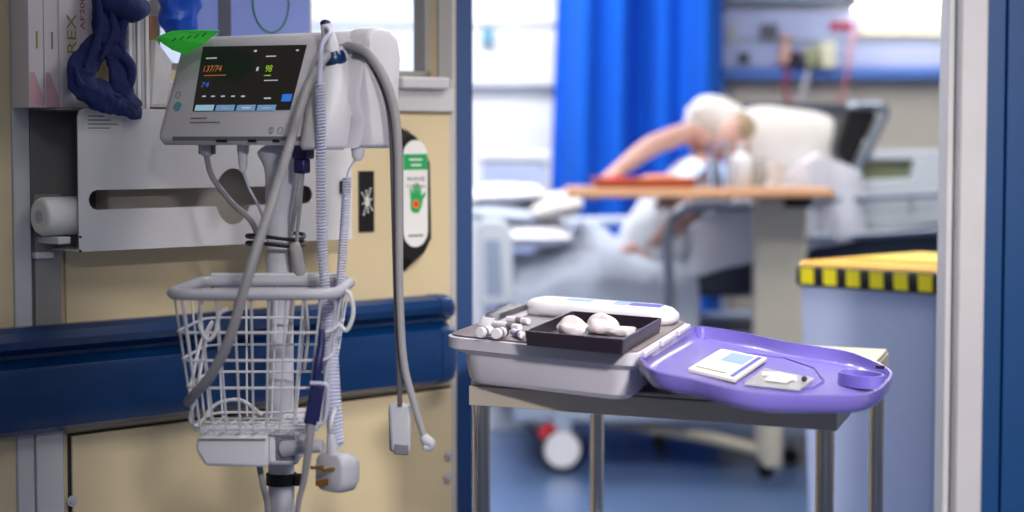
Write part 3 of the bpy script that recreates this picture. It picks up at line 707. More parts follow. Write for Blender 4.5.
c = P(426, 440, YH); b = MB(); b.tube([c + V((-.004, 0, .006)), c, c + V((.006, 0, -.004)), c + V((.004, 0, -.010)), c + V((-.004, -.002, -.009))], [.006, .008, .007, .006, .004], 10, 5); b.build('hose_fitting', 'plug_grey', ho)
fc = thing('finger_clip', 'grey finger clip sensor hanging from its cable before the beige panel', 'sensor', P(400, 456, YH + .02))
YF = YH + .014
MB().tube([P(354, 55, YF + .012), P(368, 61, YF - .002), P(384, 92, YF), P(391, 130, YF), P(393.5, 200, YF), P(396, 300, YF), P(399, 370, YF), P(400, 406, YF)], .0036, 8, 8).build('cable', 'hose_dark', fc)
c = P(399.5, 428, YF); kx = YF / F
b = MB(); b.prism([c + V((-9 * kx, 0, -24 * kx)), c + V((11 * kx, 0, -26 * kx)), c + V((11.5 * kx, 0, 24 * kx)), c + V((-11 * kx, 0, 25 * kx))], (0, .014, 0)); b.build('clip_shell', 'plug_grey', fc, bevel=.004)
b = MB(); b.prism([c + V((-11 * kx, .014, -26 * kx)), c + V((8 * kx, .014, -28 * kx)), c + V((9 * kx, .014, 20 * kx)), c + V((-12 * kx, .014, 20 * kx))], (0, .01, 0)); b.build('clip_lower_shell', 'hose_grey', fc, bevel=.004)
b = MB(); b.prism([c + V((-6 * kx, -.001, -27 * kx)), c + V((9 * kx, -.001, -28 * kx)), c + V((9 * kx, -.001, -17 * kx)), c + V((-6 * kx, -.001, -16 * kx))], (0, .008, 0)); b.build('clip_mouth', 'device_dark', fc, bevel=.002)
# --- cables under the monitor and along the pole
def cable(name, label, parts, loc):
    t = thing(name, label, 'cable', loc)
    for nm, pts, r, m in parts: MB().tube(pts, r, 9, 8).build(nm, m, t)
    return t
pt = PL(207, 158, MM(0, .03, 0), ay)
cable('monitor_cable', 'grey cable bending from the left socket of the monitor to the pole', [('lead', [pt + Zv * .012, pt, P(213, 178, pt.y), P(232, 203, 2.66), P(252, 222, 2.63), P(258, 245, 2.63), P(250, 275, 2.635), P(247, 284, 2.64)], .0042, 'hose_grey')], pt)
pt = PL(243, 158, MM(0, .03, 0), ay)
cable('probe_cable', 'thin pale cable with white tapered plug under the middle of the monitor', [('plug_end', [pt + Zv * .016, pt - Zv * .004, P(243, 172, pt.y)], [.0075, .007, .004], 'device_grey'), ('lead', [P(243, 171, pt.y), P(250, 190, pt.y), P(258, 205, 2.63), P(264, 222, 2.625)], .0018, 'cord_lilac')], pt)
pt = PL(303, 150, MM(0, .02, 0), ay); YN = pt.y
nv = thing('navy_connector', 'square navy plug under the right half of the monitor with grey cables', 'connector', P(303, 172, YN))
MB().box(P(303, 151, YN), (.026, .020, .022), (ax, ay, Zv)).build('plug_body', 'navy_plastic', nv, bevel=.003)
MB().box(P(302, 166, YN), (.019, .016, .020), (ax, ay, Zv)).build('plug_neck', 'navy_plastic', nv, bevel=.003)
MB().tube([P(301, 172, YN), P(297, 200, YN), P(292, 230, 2.62), P(290, 255, 2.625), P(293, 300, 2.625), P(288, 345, 2.625)], .0030, 8, 8).build('cable', 'hose_grey', nv)
MB().tube([P(303, 172, YN), P(300, 205, YN + .01), P(297, 240, 2.61), P(300, 262, 2.61), P(303, 285, 2.615), P(308, 330, 2.57), P(304, 372, 2.56)], .0026, 8, 8).build('cable', 'hose_grey', nv)
MB().tube([P(293, 243, 2.605), P(295, 248, 2.605), P(300, 272, 2.605), P(302, 280, 2.605)], [.003, .0085, .0085, .004], 12, 4).build('ferrite_bead', 'hose_grey', nv)
ct = thing('cable_tie', 'pair of black ties binding the cables to the upper pole', 'cable tie', P(275, 245, YS))
for y in (236, 243):
    p_ = P(275, y, YS); c = V((base.x - .004, YS - .010, p_.z)); w_ = MB()
    w_.ring([c + V((.040 * math.cos(q), .034 * math.sin(q), .003 * math.sin(q * 2))) for q in [2 * math.pi * i / 28 for i in range(28)]], .0028, 6); w_.build('band', 'black', ct)
# --- mains plug, navy coupler, loose leads below the basket
YP = 2.42
pg = thing('mains_plug', 'grey three-pin mains plug with brass pins hanging beside the pole', 'plug', P(334, 492, YP))
c = P(335, 472, YP); pn = V((-.70, -.70, .06)).normalized(); ps = pn.cross(Zv).normalized(); pu = ps.cross(pn)
if ps.x < 0: ps = -ps
kp = YP / F; b = MB()
def sq(w, h, d): return [c + ps * (x * w * kp) + pu * (y * h * kp) + pn * d for x, y in [(v[0], v[1]) for v in rrect(2, 2, .6, 4)]]
b.quadrings([sq(14, 15, -.026), sq(19, 19, -.018), sq(22, 20, .002), sq(21, 19, .010), sq(19, 17, .012)]); b.build('plug_body', 'plug_grey', pg, angle=50)
fc_ = c + pn * .012
for x, y, w_, h_ in ((-.011, .006, .0058, .0042), (.011, .006, .0058, .0042), (0, -.012, .0042, .0080)):
    q = fc_ + ps * x + pu * y; MB().box(q + pn * .009, (w_, h_, .018), (ps, pu, pn)).build('pin', 'brass', pg, bevel=.0005)
b = MB(); b.tube([P(333, 455, YP), P(332, 446, YP), P(331, 434, YP)], [.009, .0075, .005], 12, 4); b.build('strain_relief', 'plug_grey', pg)
MB().tube([P(331, 436, YP), P(331, 422, YP), P(335, 405, YP + .05), P(330, 385, YP + .09)], .0032, 8, 8).build('lead', 'plug_grey', pg)
YK = 2.37
kc = thing('navy_coupler', 'navy cable coupler with a white clip hanging at the right of the basket', 'connector', P(313, 425, YK))
b = MB(); b.prism([P(303, 424, YK), P(318, 426, YK), P(325, 385, YK), P(311, 383, YK)], (0, .014, 0)); b.build('coupler_body', 'navy_plastic', kc, bevel=.003)
MB().tube([P(317, 424, YK - .002), P(325, 420, YK - .002), P(328, 390, YK - .002), P(324, 384, YK - .002), P(310, 383, YK - .002)], .0024, 8, 6).build('white_clip', 'cord_lilac', kc)
MB().tube([P(316, 386, YK + .007), P(318, 365, YK + .007), P(321, 348, YK + .012), P(322, 330, YK + .02)], [.0058, .0055, .005, .004], 10, 6).build('boot', 'navy_plastic', kc)
MB().tube([P(311, 422, YK + .007), P(309, 445, YK + .007), P(304, 480, YK + .02), P(297, 520, YK + .03), P(296, 640, YK + .05)], [.006, .005, .0036, .0032], 9, 8).build('lead', 'hose_grey', kc)
cable('floor_lead', 'grey lead running down from the box under the basket', [('lead', [V((P(258, 466, 2.5).x, 2.5, zb0 + .002)), P(263, 485, 2.5), P(268, 512, 2.52), P(270, 600, 2.54)], .0042, 'hose_grey')], P(262, 470, 2.5))
cable('basket_tubing', 'clear thin tubing looped inside the wire basket', [('tube', [P(188, 402, 2.46), P(192, 380, 2.47), P(200, 345, 2.5), P(212, 322, 2.52), P(205, 345, 2.51), P(196, 395, 2.48), P(190, 418, 2.47), P(198, 425, 2.47), P(215, 405, 2.48), P(240, 400, 2.5), P(262, 415, 2.5)], .0024, 'wire_white')], P(200, 425, 2.48))
# --- fluorescent green tag over the monitor's left shoulder
tg = MB()
pts = [(156, 37), (172, 31), (198, 30), (220, 31), (205, 43), (186, 55), (172, 50), (163, 44)]
yy = [2.735, 2.73, 2.70, 2.66, 2.655, 2.665, 2.69, 2.72]
tpts = [P(x, y, z) for (x, y), z in zip(pts, yy)]
tg.quadrings([tpts, [p + V((0, .0025, .0005)) for p in tpts]])
tg = tg.build('warning_tag', 'green_film', None, smooth=False); tag(tg, 'fluorescent green tag lying over the left shoulder of the monitor', 'tag')
cen_ = sum(tpts, V()) / 8
for i in range(5):
    a = P(172 + 7.5 * i, 41.5 - 1.2 * i, 2.66); MB().tube([a + V((0, -.001, 0)), a + V((.006, -.001, .005))], .0009, 5, 1).build('ink_stroke', 'green_dark', tg)
# ================================================================== TROLLEY AND THE OPEN TRAY KIT
ZT = .76
pFR = H(837, 405, ZT); pFL = H(469, 381, ZT); pBR = H(889, 349, ZT)
e1 = (pFL - pFR).normalized(); e2 = (pBR - pFR).normalized()          # e1 to the left along the front edge, e2 to the back
TWd = (pFL - pFR).length; TDp = (pBR - pFR).length
def TR(a, b_, z): return pFR + e1 * a + e2 * b_ + V((0, 0, z - ZT))
tr = thing('steel_trolley', 'steel dressing trolley with a cream top standing in the doorway', 'trolley', TR(TWd / 2, TDp / 2, 0))
def tbox(m, a0, a1, b0, b1, z0, z1): return m.box(TR((a0 + a1) / 2, (b0 + b1) / 2, (z0 + z1) / 2), (abs(a1 - a0), abs(b1 - b0), abs(z1 - z0)), (e1, e2, Zv))
tbox(MB(), .002, TWd - .002, .002, TDp - .002, ZT - .006, ZT).build('top_sheet', 'trolley_top', tr, bevel=.002)
ap = MB()
tbox(ap, 0, TWd, -.001, .012, ZT - .034, ZT - .0065); tbox(ap, 0, TWd, TDp - .012, TDp, ZT - .034, ZT - .0065)
tbox(ap, 0, .012, .012, TDp - .012, ZT - .034, ZT - .0065); tbox(ap, TWd - .012, TWd, .012, TDp - .012, ZT - .034, ZT - .0065)
ap.build('apron_rail', 'steel', tr, bevel=.001)
for a, b_ in ((.018, .018), (TWd - .014, .018), (.018, TDp - .018), (TWd - .02, TDp - .018)):
    l = MB(); l.cyl(TR(a, b_, .10), TR(a, b_, ZT - .012), .0125, n=24); lo = l.build('leg', 'chrome', tr)
    MB().lathe(TR(a, b_, .045) - e1 * .012, [(.004, 0), (.042, 0), (.045, .004), (.045, .020), (.042, .024), (.004, .024)], 24, e1).build('caster_wheel', 'hose_dark', lo)
    k = MB(); k.cyl(TR(a, b_, .092), TR(a, b_, .104), .014); tbox(k, a - .016, a + .016, b_ - .01, b_ + .01, .088, .094); tbox(k, a - .017, a - .0145, b_ - .01, b_ + .01, .03, .094); tbox(k, a + .0145, a + .017, b_ - .01, b_ + .01, .03, .094); k.build('caster_fork', 'steel', lo)
tbox(MB(), .02, TWd - .02, .02, TDp - .02, .24, .252).build('lower_shelf', 'steel', tr, bevel=.002)
# white mark on the front right leg
q = TR(.018, .018, 0); k = MB()
# --- grey tray box
ZK = .824                                                       # rim height
kFR = H(638, 355, ZK); kFL = H(443, 336, ZK); kBR = H(691, 322, ZK)
g1 = (kFL - kFR).normalized(); g2 = (kBR - kFR).normalized()
KW = (kFL - kFR).length; KD = (kBR - kFR).length
def K(a, b_, z): return V((kFR.x, kFR.y, 0)) + g1 * a + g2 * b_ + Zv * z
kit = thing('tray_box', 'grey plastic procedure tray box standing open on the steel trolley', 'tray', K(KW / 2, KD / 2, ZT))
def kring(a0, a1, b0, b1, r, z, n=6): 
    return [K((a0 + a1) / 2 + x, (b0 + b1) / 2 + y, z) for x, y in rrect(a1 - a0, b1 - b0, r, n)]
b = MB(); b.quadrings([kring(.024, KW - .045, .016, KD - .03, .03, ZT + .0004), kring(.016, KW - .037, .010, KD - .022, .035, ZT + .007), kring(.012, KW - .030, .008, KD - .014, .035, ZK - .024),
    kring(.008, KW - .012, .004, KD - .008, .035, ZK - .020), kring(.0, KW, 0, KD, .035, ZK - .016), kring(0, KW, 0, KD, .035, ZK - .001), kring(.004, KW - .004, .004, KD - .004, .033, ZK)])
b.build('body', 'tray_grey', kit, angle=35)
b = MB(); b.quadrings([kring(.006, KW - .006, .006, KD - .006, .031, ZK + .0002), kring(.006, KW - .006, .006, KD - .006, .031, ZK + .0022), kring(.008, KW - .008, .008, KD - .008, .03, ZK + .003)]); b.build('deck_insert', 'tray_deck', kit, angle=50)
ZD = ZK + .0034
# hinge strip on the right edge
b = MB()
for f0, f1 in ((.06, .30), (.36, .62), (.68, .92)): b.box(K(-.003, KD * (f0 + f1) / 2, ZK - .003), (.008, KD * (f1 - f0), .008), (g1, g2, Zv))
b.build('hinge', 'tray_grey', kit, bevel=.002)
b = MB(); b.quadrings([kring(KW - .055, KW - .012, KD * .30, KD * .85, .02, ZD - .002), kring(KW - .05, KW - .016, KD * .33, KD * .82, .015, ZD + .010), kring(KW - .044, KW - .022, KD * .38, KD * .77, .01, ZD + .013)]); b.build('raised_grip', 'tray_grey', kit, angle=50)
b = MB(); b.quadrings([kring(KW - .053, KW - .020, KD * .33, KD * .80, .014, ZD + .0085), kring(KW - .050, KW - .023, KD * .37, KD * .77, .012, ZD + .0155)]); b.build('grip_recess', 'bin_dark', kit, angle=50)
# --- square dark bin on the deck
hB = .020; zb_t = ZD + hB
def onK(px, py, z):
    p = H(px, py, z); d = p - V((kFR.x, kFR.y, 0)); det = g1.x * g2.y - g1.y * g2.x
    return (d.x * g2.y - d.y * g2.x) / det, (g1.x * d.y - g1.y * d.x) / det
c1 = onK(630, 341, zb_t); c2 = onK(527, 330, zb_t); c3 = onK(656, 317, zb_t); c4 = onK(569, 311, zb_t)
a0 = (c1[0] + c3[0]) / 2; a1 = (c2[0] + c4[0]) / 2; b0 = (c1[1] + c2[1]) / 2; b1 = (c3[1] + c4[1]) / 2
bt = thing('square_bin', 'square dark purple open bin holding gauze on the tray deck', 'bin', K((a0 + a1) / 2, (b0 + b1) / 2, ZD))
k = MB(); t_ = .004
k.quadrings([kring(a0 + .003, a1 - .003, b0 + .003, b1 - .003, .005, ZD + .0002, 3), kring(a0, a1, b0, b1, .006, zb_t, 3), kring(a0 + t_, a1 - t_, b0 + t_, b1 - t_, .004, zb_t, 3), kring(a0 + t_ + .001, a1 - t_ - .001, b0 + t_ + .001, b1 - t_ - .001, .004, ZD + .003, 3)])
k.build('bin_shell', 'bin_dark', bt, angle=40)
for i, (f, g, rr_, lb) in enumerate(((.72, .42, .020, 'crumpled white gauze swab in the left half of the square dark bin'), (.50, .62, .021, 'peaked white gauze swab in the middle of the square dark bin'), (.22, .45, .019, 'rolled white gauze swab in the right half of the square dark bin'))):
    a = a0 + (a1 - a0) * f; b_ = b0 + (b1 - b0) * g; cz = ZD + .004
    m = MB()
    if i < 2:
        m.ball(K(a, b_, cz + .008), (rr_ * 1.3, rr_, .012), (g1, g2, Zv), 18, 12)
        m.tube([K(a + .016, b_ - .004, cz + .004), K(a - .002, b_, cz + .021), K(a - .022, b_ + .006, cz + .004)], [.009, .006, .011], 10, 5, flat=[.012, .009, .014])
        m.jitter(.004, 70); m.jitter(.0015, 200)
        for v in m.bm.verts: v.co.z = max(v.co.z, ZD + .0035)
        o = m.build('gauze_swab', 'gauze', angle=60, sub=1)
    else:
        m.tube([K(a - .020, b_ - .004, cz + .010), K(a + .006, b_, cz + .010), K(a + .022, b_ + .008, cz + .009)], [.009, .010, .008], 12, 5, flat=[.006, .007, .006]); m.jitter(.0015, 120)
        m.tube([K(a - .018, b_ + .012, cz + .014), K(a + .012, b_ + .014, cz + .013)], [.008, .008], 10, 1, flat=[.003, .003]); o = m.build('gauze_swab', 'gauze')
    tag(o, lb, 'gauze', 'gauze swabs in the dark bin')
# --- white oval wipes pack behind the bin, blue print on top
w1 = onK(514, 316, ZD); w2 = onK(676, 325, ZD)
wa0, wa1 = w2[0], w1[0]; wb = max(b1 + .004, (w1[1] + w2[1]) / 2 - .004)
wp = thing('wipes_pack', 'long white rounded pack with blue print behind the dark bin', 'pack', K((wa0 + wa1) / 2, wb + .03, ZD))
WD_ = min(.115, KD - wb + .005)
k = MB(); R_r = WD_ / 2 * .85
k.quadrings([kring(wa0 + .006, wa1 - .006, wb + .005, wb + WD_ - .005, R_r * .8, ZD + .0002), kring(wa0, wa1, wb, wb + WD_, R_r, ZD + .007), kring(wa0 + .001, wa1 - .001, wb + .001, wb + WD_ - .001, R_r, ZD + .014), kring(wa0 + .012, wa1 - .012, wb + .009, wb + WD_ - .009, R_r * .8, ZD + .021), kring(wa0 + .03, wa1 - .03, wb + .022, wb + WD_ - .022, R_r * .4, ZD + .024)])
k.build('pack_body', 'pack_white', wp, angle=60)
zl = ZD + .0232
def lab(f0, f1, g0, g1_, m, nm):
    aL = wa0 + (wa1 - wa0) * f0; aR = wa0 + (wa1 - wa0) * f1; k = MB()
    k.quadrings([[K(x, wb + WD_ * y, z) for x, y in ((aL, g0), (aR, g0), (aR, g1_), (aL, g1_))] for z in (zl - .002, zl + .0014)]); return k.build(nm, m, wp, smooth=False)
lab(.10, .30, .30, .68, 'ink_blue', 'blue_label'); lab(.31, .40, .26, .72, 'card_blue', 'pale_label'); lab(.55, .72, .34, .66, 'card_blue', 'pale_label')
# --- small vials and syringes to the left of the bin
def vial(px, py, lean, label, capm, L=.034, r=.0065, name='vial', long=False):
    a, b_ = onK(px, py, ZD + r); t = thing(name, label, 'vial', K(a, b_, ZD), 'vials and syringes on the tray deck')
    d = (g1 * math.cos(lean) + g2 * math.sin(lean)); p = K(a, b_, ZD + r + .0002)
    MB().tube([p - d * L / 2, p + d * L * .3], [r, r], 16, 1).build('barrel', 'pack_white', t, bevel=.001)
    MB().tube([p + d * L * .3, p + d * L * .34, p + d * L * .5], [r * .6, r * .95, r * .95], 16, 1).build('cap', capm, t)
    MB().tube([p - d * L * .25, p - d * L * .05], [r * 1.03, r * 1.03], 16, 1).build('printed_label', 'ink_grey' if not long or r < .0051 else 'ink_blue', t)
vial(485, 332, 1.9, 'white capped vial nearest the rounded corner of the tray', 'pack_white', .030, .0075)
vial(500, 333, 1.75, 'dark capped vial beside the white one at the tray corner', 'bin_dark', .032, .0075)
vial(518, 334, .9, 'white syringe lying against the left side of the dark bin', 'tray_grey', .050, .0052, 'syringe', True)
vial(507, 326, .25, 'white syringe lying crosswise behind the two capped vials', 'tray_grey', .058, .0050, 'syringe', True)
vial(516, 320, .2, 'white syringe at the back beside the wipes pack', 'pack_white', .055, .0048, 'syringe', True)
# --- purple lid, lying open on the trolley to the right
ld = thing('purple_lid', 'translucent purple tray lid lying open on the trolley top', 'lid', K(-.15, KD / 2, ZT))
ZLr = .800; ZLb = .768
def fitL(px, py, z): 
    p = H(px, py, z); d = p - V((kFR.x, kFR.y, 0)); return (d.dot(g1), d.dot(g2))
out_px = [(643, 362), (642, 354), (687, 329), (695, 326), (710, 327), (742, 332), (790, 342), (847, 351), (876, 361), (891, 370), (892, 376), (886, 384), (876, 391), (858, 395), (818, 395), (775, 394), (733, 389), (691, 379), (654, 371)]
def zat(px): f = max(0, min(1, (px - 640) / 250)); return .820 - .034 * f
rim = [H(x, y, zat(x)) for x, y in out_px]
def resmooth(pts, n=5):
    L = len(pts); out = []
    for i in range(L):
        p0, p1, p2, p3 = pts[i - 1], pts[i], pts[(i + 1) % L], pts[(i + 2) % L]
        for k_ in range(n):
            t = k_ / n; out.append(.5 * ((2 * p1) + (p2 - p0) * t + (2 * p0 - 5 * p1 + 4 * p2 - p3) * t * t + (3 * p1 - p0 - 3 * p2 + p3) * t ** 3))
    return out
rim = resmooth(rim); cenL = sum(rim, V()) / len(rim)
def insetL(d, z=None, dz=0):
    out = []; L = len(rim)
    for i, p in enumerate(rim):
        t = (rim[(i + 2) % L] - rim[i - 2]).normalized(); n_ = V((-t.y, t.x, 0))
        if n_.dot(cenL - p) < 0: n_ = -n_
        q = p + n_ * d; q.z = p.z + dz if z is None else z; out.append(q)
    return out
zA = ZT + .002
rings = [insetL(.014, None, -.0235), insetL(.005, None, -.021), insetL(.001, None, -.014), insetL(.0, None, -.004), insetL(.0005, None, 0), insetL(.004, None, 0), insetL(.005, None, -.010), insetL(.009, None, -.017), insetL(.020, None, -.0195)]
b = MB(); b.quadrings(rings); b.build('lid_shell', 'lid_purple', ld, angle=60)
def zf(px): return zat(px) - .0192
zF = zf(862) + .001
# moulded oval line and the ring well at the right end
oc = H(738, 374, zF); oa, ob = .105, .055
def oval(ra, rb, z, c=oc, n=40): return [V((c.x, c.y, z)) - g1 * (ra * math.cos(q)) + g2 * (rb * math.sin(q)) for q in [2 * math.pi * i / n for i in range(n)]]
MB().ring([H(x, y, zf(x)) for x, y in [(686, 372), (690, 364), (710, 357), (745, 353), (785, 358), (815, 368), (824, 380), (812, 388), (780, 388), (730, 380), (700, 376)]], .0012, 6).build('moulded_line', 'lid_purple', ld)
wc = H(864, 377, .786); k = MB(); ra, rb = .036, .034
wcb = H(861, 373, .788)
k.quadrings([oval(ra + .001, rb + .001, zF, wcb), oval(ra, rb, .788, wcb), oval(ra - .003, rb - .003, .788, wcb), oval(ra - .004, rb - .004, zF + .003, wcb)]); k.build('ring_well', 'lid_purple', ld, angle=60)
k = MB(); k.box(H(880, 367, .790), (.014, .006, .005), (g1, g2, Zv)); k.build('latch', 'bin_dark', ld, bevel=.001)
# --- packets lying in the lid
def sheet(name, label, px, m, h, cat, group=None):
    pts = [H(x, y, zf(x) + .0012) for x, y in px]; t = thing(name, label, cat, sum(pts, V()) / len(pts), group)
    k = MB(); k.quadrings([pts, [p + Zv * h for p in pts]]); k.build('packet', m, t, bevel=.0008); return t, [p + Zv * h for p in pts]
t, q = sheet('dressing_packet', 'cream and blue paper dressing packet lying in the purple lid', [(688, 372), (735, 383), (767, 361), (721, 352)], 'card_cream', .005, 'packet')
def onq(q, f, g): return q[0].lerp(q[1], f).lerp(q[3].lerp(q[2], f), g)
k = MB(); k.quadrings([[onq(q, f, g) + Zv * z for f, g in ((.30, .52), (.78, .52), (.78, .92), (.30, .92))] for z in (-.0003, .0005)]); k.build('blue_print', 'card_blue', t, smooth=False)
k = MB(); k.quadrings([[onq(q, f, g) + Zv * z for f, g in ((.84, .05), (.93, .05), (.93, .95), (.84, .95))] for z in (-.0003, .0005)]); k.build('blue_stripe', 'ink_blue', t, smooth=False)
k = MB(); k.quadrings([[onq(q, f, g) + Zv * z for f, g in ((.08, .1), (.72, .1), (.72, .14), (.08, .14))] for z in (-.0003, .0005)]); k.build('print_line', 'ink_grey', t, smooth=False)
t, q = sheet('cannula_packet', 'clear film packet beside the paper packet in the purple lid', [(744, 385), (800, 391), (815, 380), (764, 370)], 'film_clear', .003, 'packet')
k = MB(); k.tube([onq(q, .15, .5) + Zv * .003, onq(q, .5, .5) + Zv * .004, onq(q, .8, .45) + Zv * .003], [.003, .0045, .003], 10, 4); k.build('cannula', 'pack_white', t)
k = MB(); k.prism([onq(q, .3, .2) + Zv * .001, onq(q, .7, .2) + Zv * .001, onq(q, .75, .7) + Zv * .001, onq(q, .35, .75) + Zv * .001], Zv * .003); k.build('white_wing', 'paper', t, bevel=.001)
k = MB(); k.ball(onq(q, .92, .55) + Zv * .004, .004, None, 10, 8); k.build('dark_hub', 'bin_dark', t)
# ================================================================== THE BAY BEYOND THE DOORWAY
# --- yellow-lidded bin
YBN = 4.15
b0 = P(789, 285, YBN); zt_b = b0.z; bo = V((b0.x, b0.y, 0)); WB, DB = .38, .40
bu = V((.70, -.714, 0)).normalized(); bv = V((.714, .70, 0)).normalized()
bo = bo + bu * .01 + bv * .01
def BN(x, y, z): return bo + bu * x + bv * y + Zv * z
bn = thing('waste_bin', 'pale blue grey waste bin with yellow lid and hazard striped rim', 'waste bin', BN(WB / 2, DB / 2, 0))
def brect(i, z, r=.03): return [BN(WB / 2 + x, DB / 2 + y, z) for x, y in rrect(WB - 2 * i, DB - 2 * i, r, 4)]
k = MB(); k.quadrings([brect(.025, .0), brect(.022, .03), brect(.0, zt_b)]); k.build('bin_body', 'bin_body', bn, angle=50)
zl0 = zt_b; zl1 = P(799, 264, YBN).z
k = MB(); k.quadrings([brect(-.006, zl0), brect(-.008, zl0 + .008), brect(-.008, zl1 - .006), brect(-.002, zl1)]); lidb = k.build('lid_rim', 'black', bn, angle=50)
k = MB(); k.quadrings([brect(-.004, zl1 - .001), brect(.0, zl1 + .006), brect(.05, zl1 + .012)]); k.build('lid_top', 'bin_orange', bn, angle=50)
for side in (0, 1):
    for i in range(6):
        xa = .022 + .060 * i; k = MB(); g = lambda x, z, d: BN(x, -d, z) if side == 0 else BN(-d, x, z)
        k.quadrings([[g(xa, zl0 + .005, d), g(xa + .034, zl0 + .005, d), g(xa + .032, zl1 - .006, d), g(xa - .002, zl1 - .006, d)] for d in (.0080, .0095)]); k.build('hazard_stripe', 'tape_yellow', lidb, smooth=False)
k = MB(); k.quadrings([[BN(x, y, zl1 + z) for x, y in ((.09, .06), (.34, .06), (.34, .34), (.09, .34))] for z in (.0115, .017)]); k.build('lid_flap', 'bin_yellow', bn, bevel=.003)
# bedside cabinet far behind, left of the curtain
cb = thing('bedside_cabinet', 'pale bedside cabinet far back left of the blue curtain', 'cabinet', P(515, 300, 7.2))
ca0, ca1, caz = P(482, 200, 7.14).x, P(546, 200, 7.14).x, P(500, 152, 7.14).z
MB().abox(ca0, ca1, 7.14, 7.26, .0, caz - .03).build('carcass', 'bed_pale', cb, bevel=.008); cb.location = ((ca0 + ca1) / 2, 7.2, 0)
for ch in cb.children: ch.location = V((0, 0, 0)); ch.data.transform(Matrix.Translation(P(515, 300, 7.2) - V(cb.location)))
MB().abox(ca0 - .015, ca1 + .015, 7.12, 7.265, caz - .03, caz).build('worktop', 'bay_white', cb, bevel=.006)
for z0, z1 in ((.10, .42), (.44, .62), (.64, caz - .05)): d_ = MB().abox(ca0 + .01, ca1 - .01, 7.125, 7.139, z0, z1).build('drawer', 'bay_panel', cb, bevel=.004)
# --- over-bed table
YO = 5.80
ot = thing('overbed_table', 'wooden topped over-bed table on a cream column', 'over-bed table', (P(780, 300, YO).x, YO, 0))
zo = P(700, 188, YO).z
xa, xb = P(567, 190, YO).x, P(832, 188, YO).x
k = MB(); cx0, cw = (xa + xb) / 2, xb - xa
k.quadrings([[V((cx0 + x, YO + .12 + y, z)) for x, y in rrect(cw, .42, .05, 5)] for z in (zo - .028, zo - .004, zo)]); k.build('table_top', 'wood', ot, bevel=.004)
xc0, xc1 = P(755, 300, YO + .1).x, P(806, 300, YO + .1).x
k = MB(); k.abox(xc0, xc1, YO + .08, YO + .18, .30, zo - .030); k.build('column', 'column_cream', ot, bevel=.012, seg=3)
k = MB(); k.abox(xc0 + .085, xc1 + .012, YO + .07, YO + .15, zo - .062, zo - .03); k.build('height_latch', 'black', ot, bevel=.004)
k = MB(); k.tube([P(770, 452, 6.1), P(700, 436, 6.3), P(600, 420, 6.7)], .028, 8, 4, flat=[.02] * 3); k.build('base_bar', 'column_cream', ot)
k = MB(); k.abox(P(763, 440, YO + .12).x, P(781, 440, YO + .12).x, YO + .08, YO + .32, .075, .31); k.build('base_foot', 'column_cream', ot, bevel=.01)
def caster(t, p, r, nm='caster', wm='black', tw=.03):
    k = MB(); k.lathe(V((p.x, p.y - tw / 2, r)), [(r * .15, 0), (r * .9, 0), (r, tw * .2), (r, tw * .8), (r * .9, tw), (r * .15, tw)], 24, V((0, 1, 0))); c = k.build(nm, wm, t); return c
for x, y in ((766, 6.15), (790, 6.4)): p = P(x, 460, y); caster(ot, p, .028); MB().cyl(V((p.x, p.y, .05)), V((p.x, p.y, .09)), .01).build('caster_stem', 'metal_grey', ot)
for x in (598, 660): p = P(x, 440, 6.72); caster(ot, p, .028); MB().cyl(V((p.x, p.y, .05)), V((p.x, p.y, .09)), .01).build('caster_stem', 'metal_grey', ot)
# --- things on the table
zo2 = zo + .0003
def OT(px, dy=.1): p = P(px, 188, YO + dy); return V((p.x, YO + dy, zo2))
t = thing('meal_tray', 'reddish brown tray lying at the left end of the over-bed table', 'tray', OT(640, .12))
l0, l1 = OT(592, .12).x, OT(694, .12).x; kc_ = (l0 + l1) / 2
k = MB(); k.quadrings([[V((kc_ + x, YO + .13 + y, zo2 + z)) for x, y in rrect((l1 - l0) * s, .26 * s, .03, 4)] for s, z in ((.92, 0), (1, .028), (.97, .028), (.9, .008))]); k.build('tray_shell', 'red_tray', t, angle=50)
k = MB(); k.ball(V((kc_ + .05, YO + .12, zo2 + .02)), (.07, .06, .022), None, 16, 8); k.build('plate_of_food', 'food', t)
k = MB(); k.ball(V((kc_ - .09, YO + .10, zo2 + .02)), (.04, .05, .018), None, 16, 8); k.build('side_dish', 'red', t)
def lathe_thing(name, label, cat, px, dy, prof, m, part, group=None, extra=None):
    p = OT(px, dy); t = thing(name, label, cat, p, group); MB().lathe(p, prof, 28).build(part, m, t)
    if extra: extra(t, p)
    return t
s = YO / F
def glass_extra(t, p): MB().lathe(p + Zv * .006, [(.001, 0), (.026, 0), (.029, .085), (.001, .085)], 24).build('water', 'glass', t)
lathe_thing('drinking_glass', 'tall clear drinking glass of water on the over-bed table', 'glass', 718, .06, [(.030, 0), (.036, .145), (.0335, .145), (.028, .005)], 'glass', 'tumbler', None, glass_extra)
lathe_thing('small_glass', 'small clear glass left of the tall drinking glass', 'glass', 700, .05, [(.020, 0), (.023, .075), (.021, .075), (.018, .004)], 'glass', 'tumbler')
def bcap(t, p): MB().lathe(p + Zv * .118, [(.011, 0), (.012, .002), (.012, .018), (.009, .020)], 20).build('cap', 'bottle_white', t)
lathe_thing('white_bottle', 'white plastic bottle with a cap right of the tall glass', 'bottle', 741, .09, [(.030, 0), (.033, .004), (.033, .075), (.026, .098), (.011, .108), (.010, .120)], 'bottle_white', 'bottle_body', None, bcap)
lathe_thing('paper_cup', 'small white paper cup toward the right end of the table', 'cup', 776, .08, [(.022, 0), (.030, .075), (.0285, .075), (.021, .003)], 'paper', 'cup_wall')
